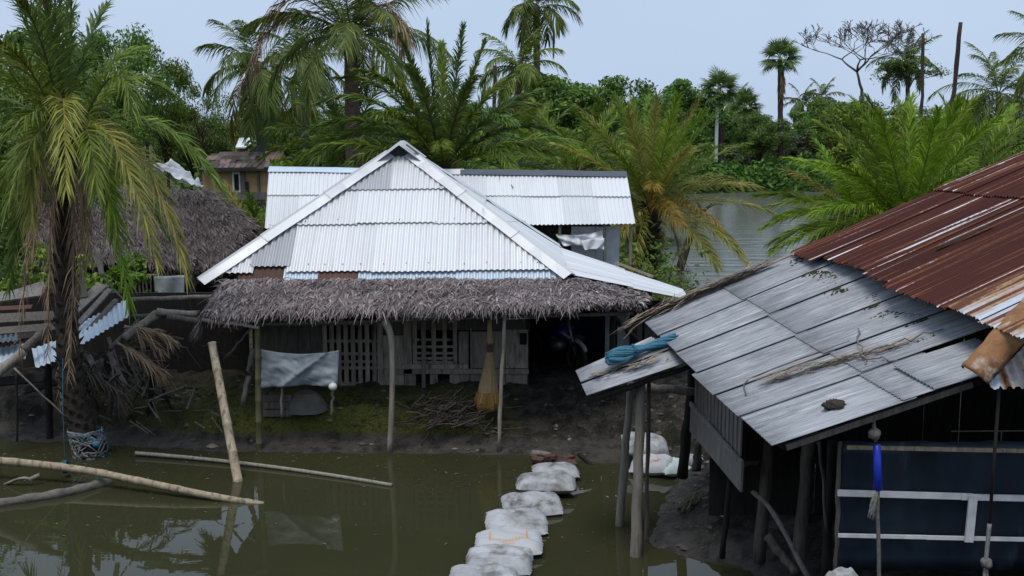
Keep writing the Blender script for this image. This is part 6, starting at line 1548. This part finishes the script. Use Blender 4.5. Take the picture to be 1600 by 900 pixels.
def tree(key, label, px, Y, top_py, seed, group=None, name='broadleaf_tree', cat='tree', wide=1.0, zoff=0.0):
    q = random.Random(seed); b = P_(px, Y); b.z -= .05; hgt = at(px, top_py, Y).z - b.z; t, c = TREES[key]
    base_h = 2.6 if key.startswith('bush') else 8.0; s = hgt / base_h
    root = thing(name, b, label, cat, group); root.rotation_euler[2] = q.uniform(0, 6.28); root.scale = (s * wide, s * wide, s)
    for nm, me in (('trunk', t), ('crown', c)):
        o = bpy.data.objects.new(nm, me); COL.objects.link(o); o.parent = root
    return root
# left, behind the leaning date palm
tree('open_mid', 'tall leafy tree with bright gaps behind the leaning date palm', 190, 48, 12, 1, wide=.66)
tree('open_light', 'pale green tree behind the ridge of the thatched hut', 262, 52, 72, 2, wide=.55)
tree('dense_mid', 'rounded dark green tree rising behind the leaning date palm crown', 85, 30, 90, 3, wide=.8)
tree('sparse', 'thin-leaved tree whose twigs show against the sky left of the coconut palms', 318, 56, 108, 4, wide=.5)
tree('dense_dark', 'dense dark tree left of the leaning date palm', -20, 32, 40, 5)
tree('dense_dark', 'low dark tree behind the tan house and ragged coconut palm', 300, 58, 160, 6, wide=.8)
tree('dense_mid', 'bushy mid-green tree behind the reddish far hut', 485, 68, 172, 7, wide=.8)
tree('bush_light', 'light leafy bush at the foot of the leaning palm by the hut', 165, 20.6, 400, 8, name='bush', cat='bush')
tree('bush_light', 'leafy bush behind the loose planks of the collapsed shed', 35, 21.0, 390, 10, name='bush', cat='bush')
tree('dense_mid', 'leafy tree crowding behind the collapsed shed', 50, 25, 225, 11, wide=.8)
tree('open_light', 'light tree between the thatched hut and the leaning palm', 175, 27, 235, 12, wide=.5)
# centre and right treeline: individuals one can tell apart
spec = [('far_mid', 905, 66, 104, 'tall mid-green tree whose knobby top rises above its neighbours'), ('far_dark', 870, 75, 125, 'dark tree at the foot of the tallest coconut palm'),
        ('far_mid', 960, 80, 140, 'rounded tree right of the knobby-topped tree'), ('far_dark', 1010, 95, 150, 'dark tree behind the river-edge date palm'), ('far_dark', 1065, 100, 128, 'broad dark tree left of the squat fan palm'),
        ('far_light', 1000, 72, 182, 'yellow-green tree behind the river-edge date palm'), ('dense_dark', 1185, 100, 175, 'dark rounded tree beside the tall fan palm trunk'), ('far_light', 1345, 66, 150, 'bright leafy tree below the bare umbrella tree'),
        ('far_mid', 1300, 106, 146, 'mid-green tree below the branches of the bare umbrella tree'), ('far_light', 870, 56, 185, 'light green low tree behind the low olive date palm'), ('far_mid', 760, 90, 150, 'green tree behind the dead stump trunk by the huge date palm'),
        ('bush_olive', 1242, 104, 205, 'greyish olive bush on the far river bank beside the fan palm trunk'), ('bush_olive', 1265, 106, 195, 'larger greyish bush on the far river bank'), ('far_light', 1450, 60, 172, 'light green tree behind the bright date palm'),
        ('far_mid', 1570, 60, 185, 'mid-green tree below the bushy coconut palm'), ('far_dark', 1640, 80, 150, 'dark tree under the reaching coconut fronds')]
for i, (kx, px, Y, top, lab) in enumerate(spec):
    tree(kx, lab, px, Y, top, 100 + i, name='bush' if kx.startswith('bush') else 'broadleaf_tree', cat='bush' if kx.startswith('bush') else 'tree')
# the rest of the treeline on the far bank and behind the village
for i in range(46):
    px = -60 + i * 37 + rnd.uniform(-12, 12); Y = rnd.uniform(118, 175); top = 180 + 13 * math.sin(i * 1.3) + rnd.uniform(-10, 10)
    kx = ['far_dark', 'far_mid', 'far_dark', 'far_light'][i % 4]
    tree(kx, {'far_dark': 'dark leafy tree in the distant treeline', 'far_mid': 'mid-green leafy tree in the distant treeline', 'far_light': 'light green leafy tree in the distant treeline'}[kx], px, Y, top, 200 + i, group='trees of the distant treeline', wide=1.5)
for i in range(18):
    px = 470 + i * 34 + rnd.uniform(-12, 12); Y = rnd.uniform(44, 66); X_ = at(px, 300, Y).x
    if poly_dist(RIVER, np.array([X_]), np.array([Y]))[0] < 1.0: continue
    kx = ['bush_light', 'bush_dark', 'bush_olive'][i % 3]
    tree(kx, {'bush_light': 'light green bush among the palms behind the shed', 'bush_dark': 'dark green bush among the palms behind the shed', 'bush_olive': 'olive bush among the palms behind the shed'}[kx], px, Y, 205 + rnd.uniform(-8, 16), 300 + i, group='bushes behind the shed', name='bush', cat='bush', wide=1.4)
for i in range(22):
    px = 1040 + i * 27 + rnd.uniform(-10, 10); Y = rnd.uniform(113, 121) if px < 1400 else rnd.uniform(124, 132)
    kx = ['bush_dark', 'bush_light', 'bush_olive'][i % 3]
    tree(kx, {'bush_light': 'light green bush along the far river bank', 'bush_dark': 'dark green bush along the far river bank', 'bush_olive': 'olive bush along the far river bank'}[kx], px, Y, 228 + rnd.uniform(-14, 10), 340 + i, group='bushes along the far river bank', name='bush', cat='bush', wide=1.6)
# bare umbrella tree
def bare_tree(label, px, Y, base_py, top_py, spread, seed, leaves=0, name='bare_tree', lean=0):
    q = random.Random(seed); b = P_(px, Y); mb = MB(); tops = []
    zt = at(px, top_py, Y).z; z0 = at(px, base_py, Y).z
    def grow(p, d, L, r, depth):
        d = d.normalized(); n = 4; pts = [p]
        for i in range(n):
            d = (d + Vector((q.gauss(0, .13), q.gauss(0, .13), q.gauss(.02, .08)))).normalized(); pts.append(pts[-1] + d * L / n)
        mb.tube(pts, [max(.022, r * (1 - .10 * i)) for i in range(n + 1)], 6 if depth < 2 else 4, cap=False)
        if depth >= 8 or pts[-1].z > zt: tops.append(pts[-1]); return
        for s in range(2 if depth else 4):
            side = Vector((q.gauss(0, 1), q.gauss(0, .7), 0)).normalized(); k = (1.0 if depth < 2 else .62) * (1 if leaves else 1)
            nd = (d * .85 + side * k + Vector((0, 0, .05))).normalized(); grow(pts[-1], nd, L * q.uniform(.68, .88), r * .64, depth + 1)
        if depth > 1 and q.random() < .5: grow(pts[2], (d + Vector((q.gauss(0, .8), q.gauss(0, .6), .2))).normalized(), L * .6, r * .4, depth + 2)
    root = thing(name, b, label, 'tree'); hgt = zt - b.z
    mb.tube([b + Vector((0, 0, -.3)), b + Vector((lean * .5, 0, (z0 - b.z) * .5)), Vector((b.x + lean, b.y, z0))], [.34, .3, .26], 8)
    grow(Vector((b.x + lean, b.y, z0)), Vector((.05, 0, 1)), (zt - z0) * spread, .17, 0)
    put('trunk', mesh_of('trunk', mb.v, mb.f, True), 'bark' if leaves else 'bark_pale', root)
    if leaves:
        rg = np.random.default_rng(seed); Vs, As = [], []
        for t in tops:
            n = leaves; p = rg.normal(0, 1, (n, 3)) * np.array([.55, .55, .16]) + np.array(t); nr = rg.normal(0, .5, (n, 3)) + np.array([0, 0, 1]); nr /= np.linalg.norm(nr, axis=1, keepdims=True)
            a = rg.normal(0, 1, (n, 3)); a -= nr * np.sum(a * nr, 1, keepdims=True); a /= np.linalg.norm(a, axis=1, keepdims=True); bb = np.cross(nr, a); s = .13 * rg.uniform(.6, 1.3, (n, 1))
            Vs.append(np.stack([p - a * s, p + bb * s * .6, p + a * s, p - bb * s * .6], 1).reshape(-1, 3)); As.append(np.repeat(rg.beta(2, 2.5, n) * .8, 4))
        Vs = np.concatenate(Vs); put('crown', np_mesh('crown', Vs, quads=np.arange(len(Vs) // 4)[:, None] * 4 + np.array([[0, 1, 2, 3]]), var=np.concatenate(As)), 'leaf_dark', root)
    return root
bare_tree('leafless flat-topped umbrella tree spreading against the sky beyond the river', 1340, 104, 150, 38, .36, 5)
bare_tree('flat-topped feathery tree behind the two dead trunks', 1400, 105, 160, 98, .42, 8, leaves=5, name='acacia_tree', lean=.6)
# dead trunks
def dead_trunk(label, x0, y0, x1, y1, Y, r, seed):
    b = at(x0, y0, Y); b.z = gz(b.x, Y) - .2; mb = MB(); pole(mb, b, at(x1, y1, Y), r, r * .8, .05, n=9, seed=seed, k=14); single('dead_trunk', mb, 'bark', label, 'tree trunk')
dead_trunk('upright headless dead palm trunk against the sky', 1444, 190, 1442, 52, 70, .125, 1)
dead_trunk('slanting headless dead palm trunk against the sky, taller of the two', 1478, 200, 1501, 35, 62, .15, 2)
dead_trunk('short dead palm stump showing above the huge date palm', 772, 200, 773, 102, 60, .13, 3)
mb = MB(); b = P_(1117, 98); mb.box((b.x, 98, (b.z + at(1117, 160, 98).z) / 2), (.28, .28, at(1117, 160, 98).z - b.z)); mb.box((b.x, 98, at(1117, 158, 98).z), (.36, .36, .08)); single('white_post', mb, 'concrete_white', 'pale concrete post in front of the squat fan palm', 'post', smooth=False)
# bent grey tree leaning over the river
mb = MB(); mb.tube(smooth_poly([P_(1064, 40) + Vector((0, 0, -.3)), at(1078, 372, 40), at(1092, 338, 40), at(1112, 318, 40)], 12), [.16, .16, .15, .14, .13, .12, .11, .1, .09, .07, .06, .04], 7)
for t_, e_ in ((at(1092, 338, 40), at(1108, 340, 40)), (at(1098, 332, 40), at(1080, 305, 40)), (at(1104, 326, 40), at(1130, 320, 40))): mb.tube(smooth_poly([t_, t_.lerp(e_, .5) + Vector((0, 0, .1)), e_], 5), [.05, .04, .03, .02, .01], 5)
single('leaning_trunk', mb, 'bark', 'bare dark trunk leaning over the river beside the yellow date palm', 'tree trunk')

# undergrowth that nobody could count, behind the houses
def undergrowth(name, pts, n, leaf, mat, seed, hgt, spread):
    rg = np.random.default_rng(seed); P = np.array([tuple(p) for p in pts]); k = rg.integers(0, len(P) - 1, n); t = rg.random(n)[:, None]; p = P[k] * (1 - t) + P[k + 1] * t
    p[:, 0] += rg.normal(0, spread, n); p[:, 1] += rg.normal(0, spread, n); lump = vnoise(p[:, 0] * .6 + 5, p[:, 1] * .6)
    p[:, 2] = height(p[:, 0], p[:, 1]) + rg.random(n) ** 1.3 * hgt * (.35 + lump)
    keep = (poly_dist(RIVER, p[:, 0], p[:, 1]) > -.3) & (poly_dist(POND, p[:, 0], p[:, 1]) > .6); p = p[keep]; n = len(p)
    nr = rg.normal(0, .6, (n, 3)) + np.array([0, -.2, .7]); nr /= np.linalg.norm(nr, axis=1, keepdims=True); a = rg.normal(0, 1, (n, 3)); a -= nr * np.sum(a * nr, 1, keepdims=True); a /= np.linalg.norm(a, axis=1, keepdims=True); b = np.cross(nr, a); s = leaf * rg.uniform(.6, 1.4, (n, 1))
    V_ = np.stack([p - a * s, p + b * s * .45, p + a * s, p - b * s * .45], 1).reshape(-1, 3)
    o = put(name, np_mesh(name, V_, quads=np.arange(n)[:, None] * 4 + np.array([[0, 1, 2, 3]]), var=np.repeat(np.clip(rg.beta(2.2, 2.4, n) * .7 + .25 * (lump[keep] if len(lump) != n else lump) - .1, 0, .85), 4)), mat)
    return o
o = undergrowth('undergrowth', [(-22, 30, 0), (-10, 32, 0), (-3, 31, 0), (3.5, 31, 0)], 26000, .10, 'leaf_mid', 1, 1.9, 1.4); tag(o, 'tangled green undergrowth behind the houses', 'undergrowth', kind='stuff')
o = undergrowth('undergrowth', [(5.5, 23, 0), (9, 24, 0), (16, 25, 0)], 16000, .07, 'leaf_light', 2, 1.2, .9); tag(o, 'bright green undergrowth around the palms behind the stilt hut', 'undergrowth', kind='stuff')
o = undergrowth('undergrowth', [(-60, 60, 0), (-20, 58, 0), (4, 60, 0), (5, 80, 0), (8, 96, 0)], 26000, .22, 'leaf_dark', 3, 2.6, 4.0); tag(o, 'dark undergrowth below the trees beyond the village', 'undergrowth', kind='stuff')
o = undergrowth('undergrowth', [(11, 93, 0), (18, 98, 0), (30, 100, 0), (60, 104, 0)], 16000, .25, 'leaf_mid', 4, 2.4, 2.5); tag(o, 'green undergrowth along the far river bank', 'undergrowth', kind='stuff')
o = undergrowth('undergrowth', [(3.3, 25.5, 0), (4.2, 29, 0), (4.6, 32, 0)], 2200, .06, 'leaf_dark', 5, .8, .35); tag(o, 'dark weeds on the river edge behind the shed', 'undergrowth', kind='stuff')
# clods, shells and leaf scraps on the mud
rg = np.random.default_rng(5); n = 4200; x = rg.uniform(-8.5, 4.2, n); y = rg.uniform(12.4, 18.6, n); kp = poly_dist(POND, x, y) > .03; x, y = x[kp], y[kp]; z = height(x, y); n = len(x)
s = .012 + .06 * rg.random(n) ** 4; oc = np.array([(1, 0, 0), (0, 1, 0), (-1, 0, 0), (0, -1, 0), (0, 0, 1), (0, 0, -1)], float)
V_ = (np.stack([x, y, z], 1)[:, None, :] + oc[None] * (s[:, None, None] * rg.uniform(.5, 1.4, (n, 6, 1))) * np.array([1.3, 1, .6])).reshape(-1, 3); ft = np.array([(0, 1, 4), (1, 2, 4), (2, 3, 4), (3, 0, 4)])
o = put('mud_clods', np_mesh('mud_clods', V_, tris=(np.arange(n)[:, None, None] * 6 + ft[None]).reshape(-1, 3), var=np.repeat(np.where(rg.random(n) < .07, .8, rg.random(n) * .38), 6)), 'leaf_litter'); tag(o, 'small clods and leaf scraps strewn over the mud banks', 'clods', kind='stuff')

# dry fronds dumped on the wreck
for i in range(16):
    x0, y0 = rnd.uniform(95, 220), rnd.uniform(505, 575); Yd = 17.1 + rnd.uniform(-.2, .5); an = rnd.gauss(.7, .5); ln = rnd.uniform(60, 110)
    a_, b_ = at(x0, y0, Yd), at(x0 + math.cos(an) * ln, y0 + math.sin(an) * ln * .9, Yd - .15)
    put('dry_frond', frond_mesh(bez(a_, (a_ + b_) / 2 + Vector((0, -.1, .12)), b_, 10), 'date', 950 + i, nleaf=34, ll=.28, lw=.02, rr=.02, g=.7, dead=True), 'frond_dead' if i % 3 else 'stick_frond', W)
# leaves and bits floating on the pond
rg = np.random.default_rng(9); n = 420; x = rg.uniform(-8.5, 2.4, n); y = np.where(rg.random(n) < .6, 16.7 - rg.random(n) ** 2 * 1.6, rg.uniform(12.4, 16.6, n)); kp = poly_dist(POND, x, y) < -.05; x, y = x[kp], y[kp]; n = len(x)
th = rg.uniform(0, 6.28, n); s = .012 + .035 * rg.random(n) ** 2; a = np.stack([np.cos(th), np.sin(th), 0 * th], 1) * s[:, None]; b = np.stack([-np.sin(th), np.cos(th), 0 * th], 1) * s[:, None] * .4; c = np.stack([x, y, np.full(n, .005)], 1); lift = np.array([0, 0, .006])
o = put('floating_leaves', np_mesh('floating_leaves', np.stack([c - a, c + b + lift, c + a, c - b + lift], 1).reshape(-1, 3), quads=np.arange(n)[:, None] * 4 + np.array([[0, 1, 2, 3]]), var=np.repeat(rg.random(n) * .85, 4)), 'leaf_litter'); tag(o, 'small dead leaves and scraps floating on the pond', 'leaves', kind='stuff')
